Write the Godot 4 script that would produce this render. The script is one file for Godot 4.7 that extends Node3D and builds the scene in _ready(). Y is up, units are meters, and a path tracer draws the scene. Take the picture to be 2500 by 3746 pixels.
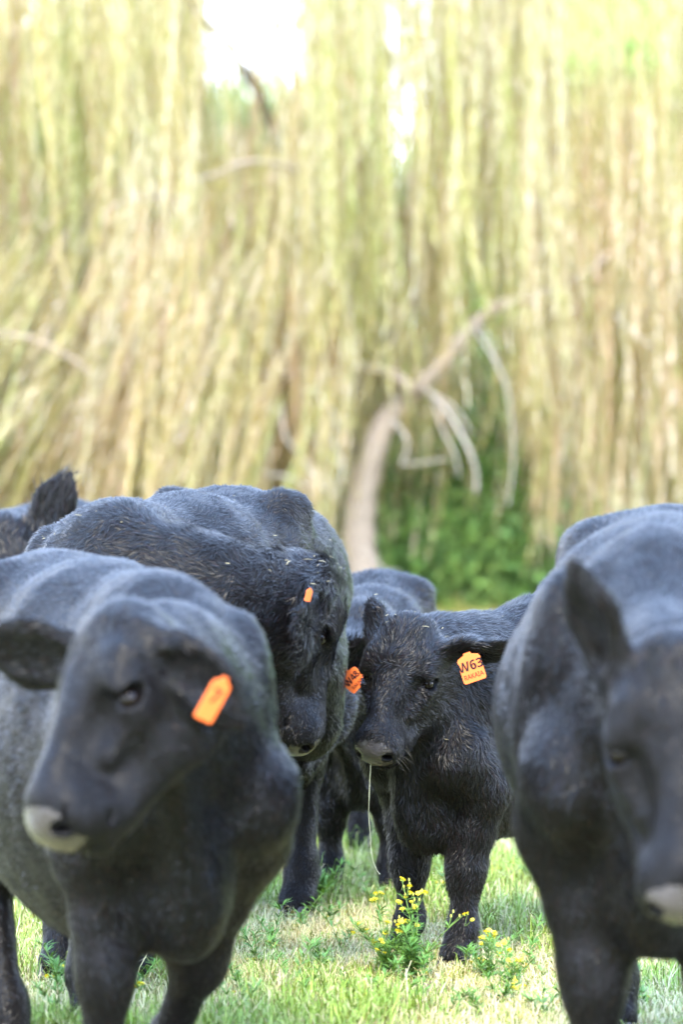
extends Node3D
# Black cattle in a sunny paddock in front of a weeping willow.

const F := 14047.0          # focal length in photo pixels
const CAM_H := 1.75
const PITCH := -0.04791
var rng := RandomNumberGenerator.new()
var used := {}
var mats := {}
var t0 := 0

# ---------------------------------------------------------------- picture -> place
func fwd() -> Vector3:
	return Vector3(0, sin(PITCH), -cos(PITCH))

func at_px(x: float, y: float, depth: float) -> Vector3:
	var up := Vector3(0, cos(PITCH), sin(PITCH))
	return Vector3(0, CAM_H, 0) + depth * (fwd() + Vector3.RIGHT * ((x - 1250.0) / F) + up * ((1873.0 - y) / F))

func on_ground(x: float, depth: float) -> Vector3:
	return Vector3((x - 1250.0) / F * depth, 0.0, -(depth - CAM_H * sin(-PITCH)) / cos(PITCH))

func ground_px(x: float, y: float) -> Vector3:   # the ground point seen at a pixel
	var up := Vector3(0, cos(PITCH), sin(PITCH))
	var d := fwd() + Vector3.RIGHT * ((x - 1250.0) / F) + up * ((1873.0 - y) / F)
	return Vector3(0, CAM_H, 0) + d * (CAM_H / -d.y)

func to_px(p: Vector3) -> Vector3:
	var up := Vector3(0, cos(PITCH), sin(PITCH))
	var r := p - Vector3(0, CAM_H, 0)
	var depth := r.dot(fwd())
	return Vector3(1250.0 + F * r.x / depth, 1873.0 - F * r.dot(up) / depth, depth)

# ---------------------------------------------------------------- naming
func numbered(called: String) -> String:
	if not used.has(called):
		used[called] = 0
		return called
	used[called] += 1
	return "%s_%03d" % [called, used[called]]

func tag(o: Node, label: String, category: String, group := "") -> void:
	o.set_meta("label", label)
	o.set_meta("category", category)
	if group != "":
		o.set_meta("group", group)

func thing(called: String, label: String, category: String, at: Vector3, group := "") -> Node3D:
	var o := Node3D.new()
	o.name = numbered(called)
	add_child(o)
	o.position = at
	tag(o, label, category, group)
	return o

func part(called: String, mesh: Mesh, m: Material, parent: Node) -> MeshInstance3D:
	var o := MeshInstance3D.new()
	o.name = called
	o.mesh = mesh
	if m:
		o.material_override = m
	parent.add_child(o, true)
	return o

func structure(called: String, mesh: Mesh, m: Material) -> MeshInstance3D:
	var o := part(called, mesh, m, self)
	o.set_meta("kind", "structure")
	return o

# ---------------------------------------------------------------- materials
func lin(r: float, g: float, b: float) -> Color:
	return Color(r, g, b).linear_to_srgb()

func mat(called: String, c: Color, rough: float, spec := 0.5) -> StandardMaterial3D:
	var m := StandardMaterial3D.new()
	m.resource_name = called
	m.albedo_color = c
	m.roughness = rough
	m.metallic_specular = spec
	mats[called] = m
	return m

func vmat(called: String, rough: float, spec := 0.5) -> StandardMaterial3D:
	var m := mat(called, Color.WHITE, rough, spec)
	m.vertex_color_use_as_albedo = true
	m.cull_mode = BaseMaterial3D.CULL_DISABLED
	return m

func array_mesh(v: PackedVector3Array, n: PackedVector3Array, idx: PackedInt32Array, col := PackedColorArray()) -> ArrayMesh:
	var a := []
	a.resize(Mesh.ARRAY_MAX)
	a[Mesh.ARRAY_VERTEX] = v
	a[Mesh.ARRAY_NORMAL] = n
	a[Mesh.ARRAY_INDEX] = idx
	if col.size() > 0:
		a[Mesh.ARRAY_COLOR] = col
	var m := ArrayMesh.new()
	m.add_surface_from_arrays(Mesh.PRIMITIVE_TRIANGLES, a)
	return m

# a bag of triangles with normals and colours
class Bag:
	var v := PackedVector3Array()
	var n := PackedVector3Array()
	var i := PackedInt32Array()
	var c := PackedColorArray()
	func vert(p: Vector3, nn: Vector3, cc: Color) -> int:
		v.append(p); n.append(nn); c.append(cc)
		return v.size() - 1
	func tri(a: int, b: int, d: int) -> void:
		i.append(a); i.append(b); i.append(d)
	# a tube through points with radii
	func tube(pts: Array, rad: Array, sides: int, col: Color, jitter := 0.0, r: RandomNumberGenerator = null) -> void:
		var first := v.size()
		var side := Vector3.RIGHT
		for k in pts.size():
			var d: Vector3 = (pts[mini(k + 1, pts.size() - 1)] - pts[maxi(k - 1, 0)]).normalized()
			if absf(d.dot(side)) > 0.95:
				side = Vector3.FORWARD
			side = (side - d * side.dot(d)).normalized()
			var up := d.cross(side)
			for s in sides:
				var a := TAU * s / sides
				var o := side * cos(a) + up * sin(a)
				var rr: float = rad[k]
				if r:
					rr *= 1.0 + r.randf_range(-jitter, jitter)
				vert(pts[k] + o * rr, o, col)
		for k in pts.size() - 1:
			for s in sides:
				var a := first + k * sides + s
				var b := first + k * sides + (s + 1) % sides
				tri(a, b + sides, b)
				tri(a, a + sides, b + sides)
		var tip := vert(pts[-1] + (pts[-1] - pts[-2]).normalized() * float(rad[-1]) * 0.6, (pts[-1] - pts[-2]).normalized(), col)
		for s in sides:
			tri(first + (pts.size() - 1) * sides + s, tip, first + (pts.size() - 1) * sides + (s + 1) % sides)
	# a flat ribbon (leaf, blade): points with half widths, a width direction
	func ribbon(pts: Array, half: Array, wide: Vector3, nrm: Vector3, c0: Color, c1: Color) -> void:
		var first := v.size()
		var last := pts.size() - 1
		for k in last:
			var col := c0.lerp(c1, float(k) / last)
			vert(pts[k] - wide * float(half[k]), nrm, col)
			vert(pts[k] + wide * float(half[k]), nrm, col)
		vert(pts[last], nrm, c1)
		var dir: Vector3 = pts[last] - pts[0]
		var front := nrm.dot(dir.cross(wide)) >= 0.0     # the face that the normal stands on is the front
		for k in last - 1:
			var a := first + 2 * k
			if front:
				tri(a, a + 1, a + 3)
				tri(a, a + 3, a + 2)
			else:
				tri(a, a + 3, a + 1)
				tri(a, a + 2, a + 3)
		if front:
			tri(first + 2 * last - 2, first + 2 * last - 1, first + 2 * last)
		else:
			tri(first + 2 * last - 2, first + 2 * last, first + 2 * last - 1)

func bag_mesh(b: Bag) -> ArrayMesh:
	return array_mesh(b.v, b.n, b.i, b.c)
# ---------------------------------------------------------------- smooth bodies (distance field -> surface nets)
class Prim:
	var ball := false
	var neg := false
	var k := 0.05
	var a := Vector3.ZERO
	var ab := Vector3.ZERO
	var inv2 := 0.0
	var ra := 0.1
	var dr := 0.0
	var squash := false
	var n := Vector3.ZERO
	var qm := 0.0
	var qs := 1.0
	var e0 := Vector3.ZERO
	var e1 := Vector3.ZERO
	var e2 := Vector3.ZERO
	var f0 := 1.0
	var f1 := 1.0
	var f2 := 1.0
	var flow := Vector3.DOWN
	var fur := 1.0
	var lo := Vector3.ZERO
	var hi := Vector3.ZERO
	func dist(p: Vector3) -> float:
		var d := p - a
		if ball:
			var x := d.dot(e0)
			var y := d.dot(e1)
			var z := d.dot(e2)
			var k0 := sqrt(x * x + y * y + z * z)
			x *= f0
			y *= f1
			z *= f2
			return k0 * (k0 - 1.0) / (sqrt(x * x + y * y + z * z) + 1e-6)
		if squash:
			d += n * (d.dot(n) * qm)
		var t := clampf(d.dot(ab) * inv2, 0.0, 1.0)
		return ((d - ab * t).length() - ra - dr * t) * qs

class Field:
	var prims: Array[Prim] = []
	var flow := Vector3.DOWN
	var fur := 1.0
	func cap(a: Vector3, b: Vector3, ra: float, rb: float, k: float, axis := Vector3.ZERO, q := 1.0) -> Prim:
		var p := Prim.new()
		p.a = a
		p.ab = b - a
		var m := maxf(ra, rb) * maxf(q, 1.0)
		p.lo = a.min(b) - Vector3.ONE * m
		p.hi = a.max(b) + Vector3.ONE * m
		if axis != Vector3.ZERO and q != 1.0:
			p.squash = true
			p.n = axis.normalized()
			p.qm = 1.0 / q - 1.0
			p.qs = minf(1.0, q)
			p.ab += p.n * (p.ab.dot(p.n) * p.qm)
		p.inv2 = 1.0 / maxf(p.ab.length_squared(), 1e-9)
		p.ra = ra
		p.dr = rb - ra
		p.k = k
		p.flow = flow
		p.fur = fur
		prims.append(p)
		return p
	func ball(c: Vector3, basis: Basis, r: Vector3, k: float) -> Prim:
		var p := Prim.new()
		p.ball = true
		p.a = c
		p.e0 = basis.x.normalized() / r.x
		p.e1 = basis.y.normalized() / r.y
		p.e2 = basis.z.normalized() / r.z
		p.f0 = 1.0 / r.x
		p.f1 = 1.0 / r.y
		p.f2 = 1.0 / r.z
		var m := maxf(r.x, maxf(r.y, r.z))
		p.lo = c - Vector3.ONE * m
		p.hi = c + Vector3.ONE * m
		p.k = k
		p.flow = flow
		p.fur = fur
		prims.append(p)
		return p
	func cut(p: Prim) -> void:
		p.neg = true
	func value(p: Vector3, list: Array[Prim]) -> float:
		var d := 10.0
		for q in list:
			var e := q.dist(p)
			if q.neg:
				e = -e
				var h := q.k - absf(d - e)
				d = maxf(d, e)
				if h > 0.0:
					d += h * h * 0.25 / q.k
			else:
				var h2 := q.k - absf(d - e)
				d = minf(d, e)
				if h2 > 0.0:
					d -= h2 * h2 * 0.25 / q.k
		return d

class Pelt:
	var v := PackedVector3Array()
	var n := PackedVector3Array()
	var flow := PackedVector3Array()
	var fur := PackedFloat32Array()
	var tri := PackedInt32Array()

class Net:
	var f: Field
	var h := 0.012
	var origin := Vector3.ZERO
	var spheres := []      # [centre, radius]
	var inside := false    # true: keep cells within the spheres, false: keep those outside
	var skin: Pelt
	var corner := {}
	var cell := {}
	var cellsign := {}
	func run(field: Field, step: float, sph: Array, ins: bool, out: Pelt) -> void:
		f = field
		h = step
		spheres = sph
		inside = ins
		skin = out
		var lo := Vector3.ONE * 1e9
		var hi := -Vector3.ONE * 1e9
		for p in f.prims:
			if not p.neg:
				lo = lo.min(p.lo)
				hi = hi.max(p.hi)
		if inside:
			var l2 := Vector3.ONE * 1e9
			var h2 := -Vector3.ONE * 1e9
			for s in spheres:
				l2 = l2.min(s[0] - Vector3.ONE * s[1])
				h2 = h2.max(s[0] + Vector3.ONE * s[1])
			lo = lo.max(l2)
			hi = hi.min(h2)
		origin = lo - Vector3.ONE * h * 3.0
		var s := 16
		var c := ((hi - lo) / (h * s)).ceil() + Vector3.ONE
		for x in int(c.x):
			for y in int(c.y):
				for z in int(c.z):
					block(x * s, y * s, z * s, s, f.prims)
		quads()
	func block(x: int, y: int, z: int, s: int, list: Array[Prim]) -> void:
		var hd := 0.866 * s * h
		var c := origin + Vector3(x + s * 0.5, y + s * 0.5, z + s * 0.5) * h
		if spheres.size() > 0:
			var near := 1e9
			for q in spheres:
				near = minf(near, c.distance_to(q[0]) - q[1])
			if inside and near > hd:
				return
			if not inside and near < -hd - 2.0 * h:
				return
		var ds := PackedFloat32Array()
		var d := 10.0
		var dmin := 10.0
		for q in list:
			var e := q.dist(c)
			ds.append(e)
			if q.neg:
				e = -e
				var g := q.k - absf(d - e)
				d = maxf(d, e)
				if g > 0.0:
					d += g * g * 0.25 / q.k
			else:
				dmin = minf(dmin, e)
				var g2 := q.k - absf(d - e)
				d = minf(d, e)
				if g2 > 0.0:
					d -= g2 * g2 * 0.25 / q.k
		if absf(d) > hd * 1.3 + 0.002:
			return
		var keep: Array[Prim] = []
		for j in list.size():
			var q2 := list[j]
			if q2.neg:
				if ds[j] < 2.0 * hd + q2.k:
					keep.append(q2)
			elif ds[j] < dmin + 2.2 * hd + q2.k:
				keep.append(q2)
		if s > 2:
			var g3 := s / 2
			for o in 8:
				block(x + (o & 1) * g3, y + ((o >> 1) & 1) * g3, z + ((o >> 2) & 1) * g3, g3, keep)
			return
		for o in 8:
			leaf(x + (o & 1), y + ((o >> 1) & 1), z + ((o >> 2) & 1), keep)
	func leaf(x: int, y: int, z: int, list: Array[Prim]) -> void:
		if spheres.size() > 0:
			var c := origin + Vector3(x + 0.5, y + 0.5, z + 0.5) * h
			var near := 1e9
			for q in spheres:
				near = minf(near, c.distance_to(q[0]) - q[1])
			if inside and near > 0.0:
				return
			if not inside and near < -1.6 * h:
				return
		var val := PackedFloat32Array()
		val.resize(8)
		var mask := 0
		for o in 8:
			var cx := x + (o & 1)
			var cy := y + ((o >> 1) & 1)
			var cz := z + ((o >> 2) & 1)
			var key := cx + (cy << 12) + (cz << 24)
			var d: float
			if corner.has(key):
				d = corner[key]
			else:
				d = f.value(origin + Vector3(cx, cy, cz) * h, list)
				corner[key] = d
			val[o] = d
			if d < 0.0:
				mask |= 1 << o
		if mask == 0 or mask == 255:
			return
		var sum := Vector3.ZERO
		var cnt := 0
		for o in 8:
			for ax in 3:
				if (o >> ax) & 1:
					continue
				var o2 := o | (1 << ax)
				if (val[o] < 0.0) == (val[o2] < 0.0):
					continue
				var t := val[o] / (val[o] - val[o2])
				var p := Vector3(o & 1, (o >> 1) & 1, (o >> 2) & 1)
				p[ax] = t
				sum += p
				cnt += 1
		var pos := origin + (Vector3(x, y, z) + sum / cnt) * h
		var fl := Vector3.ZERO
		var fu := 0.0
		var wt := 0.0
		for q in list:
			if q.neg:
				continue
			var w := exp(-maxf(q.dist(pos), 0.0) / 0.02)
			fl += q.flow * w
			fu += q.fur * w
			wt += w
		cell[x + (y << 12) + (z << 24)] = skin.v.size()
		cellsign[x + (y << 12) + (z << 24)] = mask
		skin.v.append(pos)
		skin.n.append(Vector3.ZERO)
		skin.flow.append(fl)
		skin.fur.append(fu / maxf(wt, 1e-6))
	func quads() -> void:
		var step := [1, 1 << 12, 1 << 24]
		for key in cell:
			var m: int = cellsign[key]
			for ax in 3:
				var a := (m & 1) != 0
				var b := (m & (1 << (1 << ax))) != 0
				if a == b:
					continue
				var s1: int = step[(ax + 1) % 3]
				var s2: int = step[(ax + 2) % 3]
				if not (cell.has(key - s1) and cell.has(key - s2) and cell.has(key - s1 - s2)):
					continue
				var v0: int = cell[key - s1 - s2]
				var v1: int = cell[key - s2]
				var v2: int = cell[key]
				var v3: int = cell[key - s1]
				# clockwise when seen from outside
				if a:
					add(v0, v2, v1)
					add(v0, v3, v2)
				else:
					add(v0, v1, v2)
					add(v0, v2, v3)
	func add(a: int, b: int, c: int) -> void:
		skin.tri.append(a)
		skin.tri.append(b)
		skin.tri.append(c)
		var nn := (skin.v[c] - skin.v[a]).cross(skin.v[b] - skin.v[a])
		skin.n[a] += nn
		skin.n[b] += nn
		skin.n[c] += nn
# ---------------------------------------------------------------- cattle
# Body axes: x forward, y up, z to the animal's right, in units of an animal 1.3 m tall at the withers.
class Beast:
	var f := Field.new()
	var b := Basis.IDENTITY      # body axes in the world
	var s := 1.0                 # body scale
	var base := Vector3.ZERO     # ground point under the middle of the body
	var head := Transform3D()    # head axes: x down the face, y out of the forehead, z right; scaled
	var hs := 1.0
	var bulk := 1.0
	var ears := []               # [root, axis, opening]
	var hooves := []             # [position, forward]
	var spheres := []
	var lowered := 0.0
	var skin: Pelt
	func w(x: float, y: float, z: float) -> Vector3:
		return b * (Vector3(x, y, z) * s)
	func d(x: float, y: float, z: float) -> Vector3:
		return (b * Vector3(x, y, z)).normalized()
	func hp(x: float, y: float, z: float) -> Vector3:
		return head * Vector3(x, y, z)

	func torso(o: Dictionary) -> void:
		var gw: float = o.get("wide", 1.0)
		var low: float = o.get("low", 0.0)       # how much lower the chest hangs
		lowered = low
		var lt: float = o.get("leg", 1.0)
		var lz: float = o.get("stance", 0.16)
		var bony: float = o.get("bony", 0.0)
		var belly: float = o.get("belly", 0.0)
		var rump: float = o.get("rump", 0.0)     # how much higher the hips stand
		var bs := b
		f.fur = 1.0
		f.flow = d(-1.0, -0.35, 0)
		f.ball(w(0.0, 0.90 - low * 0.3 - belly * 0.5, 0), bs, Vector3(0.66, 0.345 + low * 0.3 + belly * 0.5, 0.315 * gw) * s, 0.05)
		f.ball(w(0.38, 0.89 - low * 0.4, 0), bs, Vector3(0.28, 0.345 + low * 0.4, 0.19 * gw) * s, 0.07 * s)
		f.flow = d(-1, -0.1, 0)
		f.cap(w(0.46, 1.19, 0), w(-0.05, 1.165 + rump * 0.4, 0), 0.085 * s, 0.09 * s, 0.18 * s, d(0, 0, 1), 0.8)
		f.cap(w(-0.05, 1.165 + rump * 0.4, 0), w(-0.46, 1.195 + rump, 0), 0.09 * s, 0.085 * s, 0.16 * s, d(0, 0, 1), 1.7)
		f.cap(w(-0.42, 1.12 + rump, 0), w(-0.78, 1.09 + rump * 0.8, 0), 0.17 * s, 0.12 * s, 0.14 * s, d(0, 0, 1), 1.3)
		f.cap(w(-0.55, 1.25 + rump, 0), w(-0.80, 1.235 + rump * 0.8, 0), 0.035 * s, 0.04 * s, 0.1 * s)
		for sg in [-1.0, 1.0]:
			var z: float = sg
			f.fur = 1.0
			f.flow = d(-0.6, -0.8, 0)
			f.cap(w(-0.39, 1.235 + rump + bony, 0.18 * z), w(-0.45, 1.225 + rump + bony, 0.20 * z), 0.045 * s, 0.045 * s, 0.07 * s)
			f.cap(w(-0.84, 1.10 + rump * 0.7, 0.10 * z), w(-0.80, 1.0, 0.13 * z), 0.05 * s, 0.08 * s, 0.1 * s)
			# hindquarters and hind leg
			var hx: float = o.get("hind_r", 0.0) if z > 0 else o.get("hind_l", 0.0)
			f.flow = d(-0.3, -1, 0)
			f.ball(w(-0.62, 0.91 + rump * 0.5, 0.135 * z), bs.rotated(bs.z.normalized(), 0.25), Vector3(0.22, 0.33, 0.135) * s, 0.12 * s)
			f.cap(w(-0.50 + hx * 0.25, 0.80, 0.17 * z), w(-0.60 + hx * 0.5, 0.62, 0.17 * z), 0.15 * s, 0.10 * s, 0.12 * s)
			f.fur = 0.8
			f.flow = d(0, -1, 0)
			var hk := w(-0.77 + hx * 0.7, 0.49, lz * z)
			var fe := w(-0.74 + hx, 0.15, lz * z)
			f.cap(w(-0.60 + hx * 0.5, 0.65, 0.17 * z), hk, 0.105 * s, 0.06 * lt * s, 0.08 * s, d(0, 0, 1), 0.75)
			f.cap(hk + w(-0.035, 0.05, 0), hk, 0.03 * lt * s, 0.05 * lt * s, 0.05 * s)
			f.fur = 0.6
			f.cap(hk, fe, 0.05 * lt * s, 0.041 * lt * s, 0.04 * s, d(0, 0, 1), 0.85)
			f.cap(fe, fe + w(0.0, 0.02, 0), 0.05 * lt * s, 0.046 * lt * s, 0.03 * s)
			var hf := fe + w(0.045, -0.095, 0)
			f.cap(fe, hf, 0.044 * lt * s, 0.05 * lt * s, 0.02 * s)
			hooves.append([Vector3(hf.x, 0, hf.z), lt])
			# shoulder and foreleg
			var fx: float = o.get("fore_r", 0.0) if z > 0 else o.get("fore_l", 0.0)
			var fz: float = o.get("fore_rz", 0.0) if z > 0 else o.get("fore_lz", 0.0)
			f.fur = 1.0
			f.flow = d(-0.35, -1, 0)
			f.ball(w(0.47, 0.95 - low * 0.2, 0.165 * z * gw), bs.rotated(bs.z.normalized(), -0.28), Vector3(0.14, 0.30, 0.095) * s, 0.09 * s)
			f.cap(w(0.63, 0.84 - low * 0.4, 0.155 * z), w(0.65, 0.80 - low * 0.4, 0.155 * z), 0.10 * s, 0.095 * s, 0.09 * s)
			f.flow = d(0, -1, 0)
			var el := w(0.51, 0.72 - low * 0.45, (0.185 + fz * 0.1) * z)
			f.cap(w(0.62, 0.84 - low * 0.4, 0.165 * z), el, 0.105 * s, 0.115 * s, 0.07 * s)
			var kn := w(0.53 + fx * 0.55, 0.375, (lz + fz * 0.6) * z)
			var ff := w(0.53 + fx, 0.15, (lz + fz) * z)
			f.fur = 0.9
			var fm := el.lerp(kn, 0.55)
			f.cap(el, fm, 0.104 * s, 0.066 * lt * s, 0.05 * s)
			f.cap(fm, kn, 0.066 * lt * s, 0.056 * lt * s, 0.03 * s)
			f.fur = 0.6
			f.cap(kn + w(0.008, 0.025, 0), kn + w(0.012, -0.03, 0), 0.060 * lt * s, 0.052 * lt * s, 0.04 * s)
			f.cap(kn, ff, 0.047 * lt * s, 0.042 * lt * s, 0.05 * s)
			f.cap(ff, ff + w(-0.008, 0.015, 0), 0.051 * lt * s, 0.046 * lt * s, 0.03 * s)
			hf = ff + w(0.05, -0.095, 0)
			f.cap(ff, hf, 0.045 * lt * s, 0.05 * lt * s, 0.02 * s)
			hooves.append([Vector3(hf.x, 0, hf.z), lt])
		# brisket and breastbone
		f.fur = 1.1
		f.flow = d(-0.2, -1, 0)
		f.ball(w(0.62, 0.72 - low, 0), bs, Vector3(0.13, 0.20, 0.08 * gw) * s, 0.08 * s)
		f.cap(w(0.57, 0.63 - low, 0), w(0.15, 0.63 - low * 0.6 - belly * 0.4, 0), 0.10 * s, 0.14 * s, 0.09 * s)
		# tail
		f.fur = 0.8
		var tl := [w(-0.80, 1.23 + rump * 0.8, 0), w(-0.90, 1.10, 0.0), w(-0.93, 0.85, 0.01), w(-0.91, 0.55, 0.02)]
		f.flow = d(0, -1, 0)
		for k in 3:
			f.cap(tl[k], tl[k + 1], (0.04 - 0.006 * k) * s, (0.034 - 0.006 * k) * s, 0.03 * s)
		f.fur = 2.0
		f.cap(tl[3], tl[3] + w(0.01, -0.14, 0), 0.022 * s, 0.04 * s, 0.03 * s)

	# the neck runs through points given in the world (minus base), from the shoulders to the back of the head
	func neck(pts: Array, rad: Array, wide: float, long := 1.0) -> void:
		f.fur = 1.0 * long
		var n := pts.size()
		for k in n - 1:
			var dir: Vector3 = (pts[k + 1] - pts[k]).normalized()
			var side := dir.cross(Vector3.UP)
			if side.length() < 0.2:
				side = b.z
			side = side.normalized()
			f.flow = (-dir + Vector3.DOWN * 0.5).normalized()
			f.cap(pts[k], pts[k + 1], rad[k], rad[k + 1], 0.08 * s, side, wide)
		# dewlap: a thin fold of skin from the throat to the brisket
		var low: Vector3 = w(0.66, 0.70 - lowered, 0)
		var thr: Vector3 = pts[n - 1] + (low - pts[n - 1]) * 0.25
		f.flow = Vector3.DOWN
		f.cap(thr, low, 0.055 * s, 0.09 * s, 0.09 * s, b.z, 0.45)

	func skull(o: Dictionary) -> void:
		var hb := head.basis.orthonormalized()
		var q := hs * sqrt(bulk)
		var hs3 := Vector3(1.0, bulk, bulk) / sqrt(bulk)
		var fl: float = o.get("face_fur", 0.5)
		var up := -hb.x
		f.fur = fl * float(o.get("tuft", 2.0))
		f.flow = (up * 0.8 + hb.y * 0.2).normalized()
		f.ball(hp(0.075, -0.085, 0), hb, Vector3(0.105, 0.088, 0.110) * hs3 * q, 0.05 * q)
		f.ball(hp(0.025, -0.06, 0), hb, Vector3(0.05, 0.05, 0.06) * hs3 * q, 0.06 * q)
		f.fur = fl * 1.2
		f.ball(hp(0.15, -0.065, 0), hb, Vector3(0.125, 0.052, 0.112) * hs3 * q, 0.05 * q)
		# nose bridge, face
		f.fur = fl * 0.7
		f.flow = hb.x
		f.cap(hp(0.17, -0.052, 0), hp(0.41, -0.052, 0), 0.047 * q, 0.042 * q, 0.05 * q, hb.z, 1.0)
		f.cap(hp(0.17, -0.115, 0), hp(0.42, -0.10, 0), 0.095 * q, 0.058 * q, 0.05 * q, hb.z, 0.80)
		# muzzle
		f.fur = fl * 0.55
		f.ball(hp(0.430, -0.088, 0), hb, Vector3(0.062, 0.060, 0.064) * hs3 * q, 0.05 * q)
		f.ball(hp(0.462, -0.095, 0), hb.rotated(hb.z, -0.45), Vector3(0.034, 0.058, 0.057) * q, 0.03 * q)
		f.cap(hp(0.445, -0.072, -0.034), hp(0.445, -0.072, 0.034), 0.034 * q, 0.036 * q, 0.03 * q)
		f.fur = fl * 0.7
		f.cap(hp(0.36, -0.160, 0), hp(0.448, -0.158, 0), 0.042 * q, 0.034 * q, 0.03 * q, hb.z, 1.35)
		for sg in [-1.0, 1.0]:
			var z: float = sg
			# brow and orbit
			f.fur = fl * 0.55
			f.flow = (up + hb.z * z * 0.3).normalized()
			f.cap(hp(0.125, -0.045, 0.086 * z), hp(0.178, -0.058, 0.098 * z), 0.027 * q, 0.022 * q, 0.05 * q)
			f.fur = fl * 0.22
			f.flow = (hb.x * 0.4 - hb.y).normalized()
			f.ball(hp(0.192, -0.078, 0.098 * z), hb, Vector3(0.042, 0.034, 0.024) * hs3 * q, 0.03 * q)
			# cheek and jaw
			f.fur = fl * 1.0
			f.flow = (-hb.y * 0.8 + up * 0.35).normalized()
			f.ball(hp(0.155, -0.170, 0.070 * z), hb, Vector3(0.120, 0.098, 0.040) * hs3 * q, 0.06 * q)
			f.cap(hp(0.12, -0.225, 0.060 * z), hp(0.37, -0.160, 0.026 * z), 0.045 * q, 0.036 * q, 0.06 * q)
			# cheekbone running from under the eye
			f.cap(hp(0.215, -0.105, 0.088 * z), hp(0.30, -0.095, 0.060 * z), 0.020 * q, 0.018 * q, 0.035 * q)
			# upper lip beside the nose
			f.fur = fl * 0.65
			f.flow = (hb.x * 0.5 - hb.y).normalized()
			f.ball(hp(0.425, -0.105, 0.046 * z), hb, Vector3(0.050, 0.045, 0.026) * hs3 * q, 0.03 * q)
		# throat
		f.fur = fl * 1.3
		f.flow = (up * 0.5 - hb.y).normalized()
		f.ball(hp(0.10, -0.19, 0), hb, Vector3(0.10, 0.075, 0.055) * hs3 * q, 0.07 * q)
		spheres.append([hp(0.10, -0.11, 0), 0.185 * q])
		spheres.append([hp(0.26, -0.10, 0), 0.175 * q])
		spheres.append([hp(0.42, -0.09, 0), 0.13 * q])
		# ears
		for e in ears:
			var r: Vector3 = e[0]
			var ax: Vector3 = e[1].normalized()
			var op: Vector3 = e[2]
			op = (op - ax * op.dot(ax)).normalized()
			var len: float = e[3] * q
			var droop: Vector3 = e[4] if e.size() > 4 else Vector3.ZERO
			var m1 := r + ax * len * 0.30
			var m2 := r + (ax + droop * 0.35).normalized() * len * 0.62
			var tp := m2 + (ax + droop).normalized() * len * 0.34
			f.fur = fl * float(o.get("ear_fur", 2.4))
			f.flow = ax
			f.cap(r - ax * 0.03 * q, m1, 0.036 * q, 0.048 * q, 0.03 * q, op, 0.7)
			f.cap(m1, m2, 0.056 * q, 0.062 * q, 0.02 * q, op, 0.26)
			f.cap(m2, tp, 0.062 * q, 0.020 * q, 0.02 * q, op, 0.24)
			spheres.append([(m1 + tp) * 0.5, len * 0.68])
		for e in ears:
			var r2: Vector3 = e[0]
			var ax2: Vector3 = e[1].normalized()
			var op2: Vector3 = e[2]
			op2 = (op2 - ax2 * op2.dot(ax2)).normalized()
			var len2: float = e[3] * q
			var wd := ax2.cross(op2).normalized()
			var c := r2 + ax2 * len2 * 0.52 + op2 * 0.021 * q
			f.cut(f.ball(c, Basis(ax2, op2, wd), Vector3(len2 * 0.36, 0.016 * q, 0.042 * q), 0.014 * q))
		# nostrils, mouth, eye openings
		for sg in [-1.0, 1.0]:
			var z: float = sg
			var nb := hb.rotated(hb.x, -0.75 * z)
			f.cut(f.ball(hp(0.480, -0.074, 0.044 * z), nb.rotated(hb.y, -0.7 * z), Vector3(0.020, 0.020, 0.0095) * q, 0.010 * q))
			f.cut(f.cap(hp(0.468, -0.068, 0.055 * z), hp(0.452, -0.058, 0.064 * z), 0.0065 * q, 0.003 * q, 0.008 * q))
			f.cut(f.cap(hp(0.505, -0.146, 0.0), hp(0.40, -0.136, 0.086 * z), 0.006 * q, 0.004 * q, 0.01 * q))
			f.cut(f.ball(hp(0.190, -0.076, 0.118 * z), hb.rotated(hb.z, 0.22), Vector3(0.0255, 0.0195, 0.02) * q, 0.008 * q))
			# hollow in front of the eye and along the face
			f.cut(f.ball(hp(0.280, -0.05, 0.090 * z), hb, Vector3(0.075, 0.022, 0.024) * hs3 * q, 0.04 * q))
		f.cut(f.cap(hp(0.499, -0.085, 0), hp(0.510, -0.135, 0), 0.003 * q, 0.004 * q, 0.008 * q))

	func solve(step: float, head_step: float) -> void:
		var pos: Array[Prim] = []
		var neg: Array[Prim] = []
		for p in f.prims:
			if p.neg:
				neg.append(p)
			else:
				pos.append(p)
		pos.append_array(neg)
		f.prims = pos
		skin = Pelt.new()
		Net.new().run(f, step, spheres, false, skin)
		Net.new().run(f, head_step, spheres, true, skin)
		var nz := FastNoiseLite.new()
		nz.seed = 11
		nz.frequency = 3.5
		nz.fractal_octaves = 3
		for k in skin.n.size():
			skin.n[k] = skin.n[k].normalized()
		for k in skin.v.size():
			var p := skin.v[k]
			var d := nz.get_noise_3dv(p) * 0.006 * s
			if p.distance_to(hp(0.25, -0.1, 0)) < 0.34 * hs:
				d *= 0.3
			skin.v[k] = p + skin.n[k] * d
			# the coat lies in patches: each turns the light a little differently
			var q := Vector3(nz.get_noise_3dv(p * 3.0), nz.get_noise_3dv(p * 3.0 + Vector3(7, 1, 3)), nz.get_noise_3dv(p * 3.0 + Vector3(2, 9, 5)))
			skin.n[k] = (skin.n[k] + q * 0.3).normalized()

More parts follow.
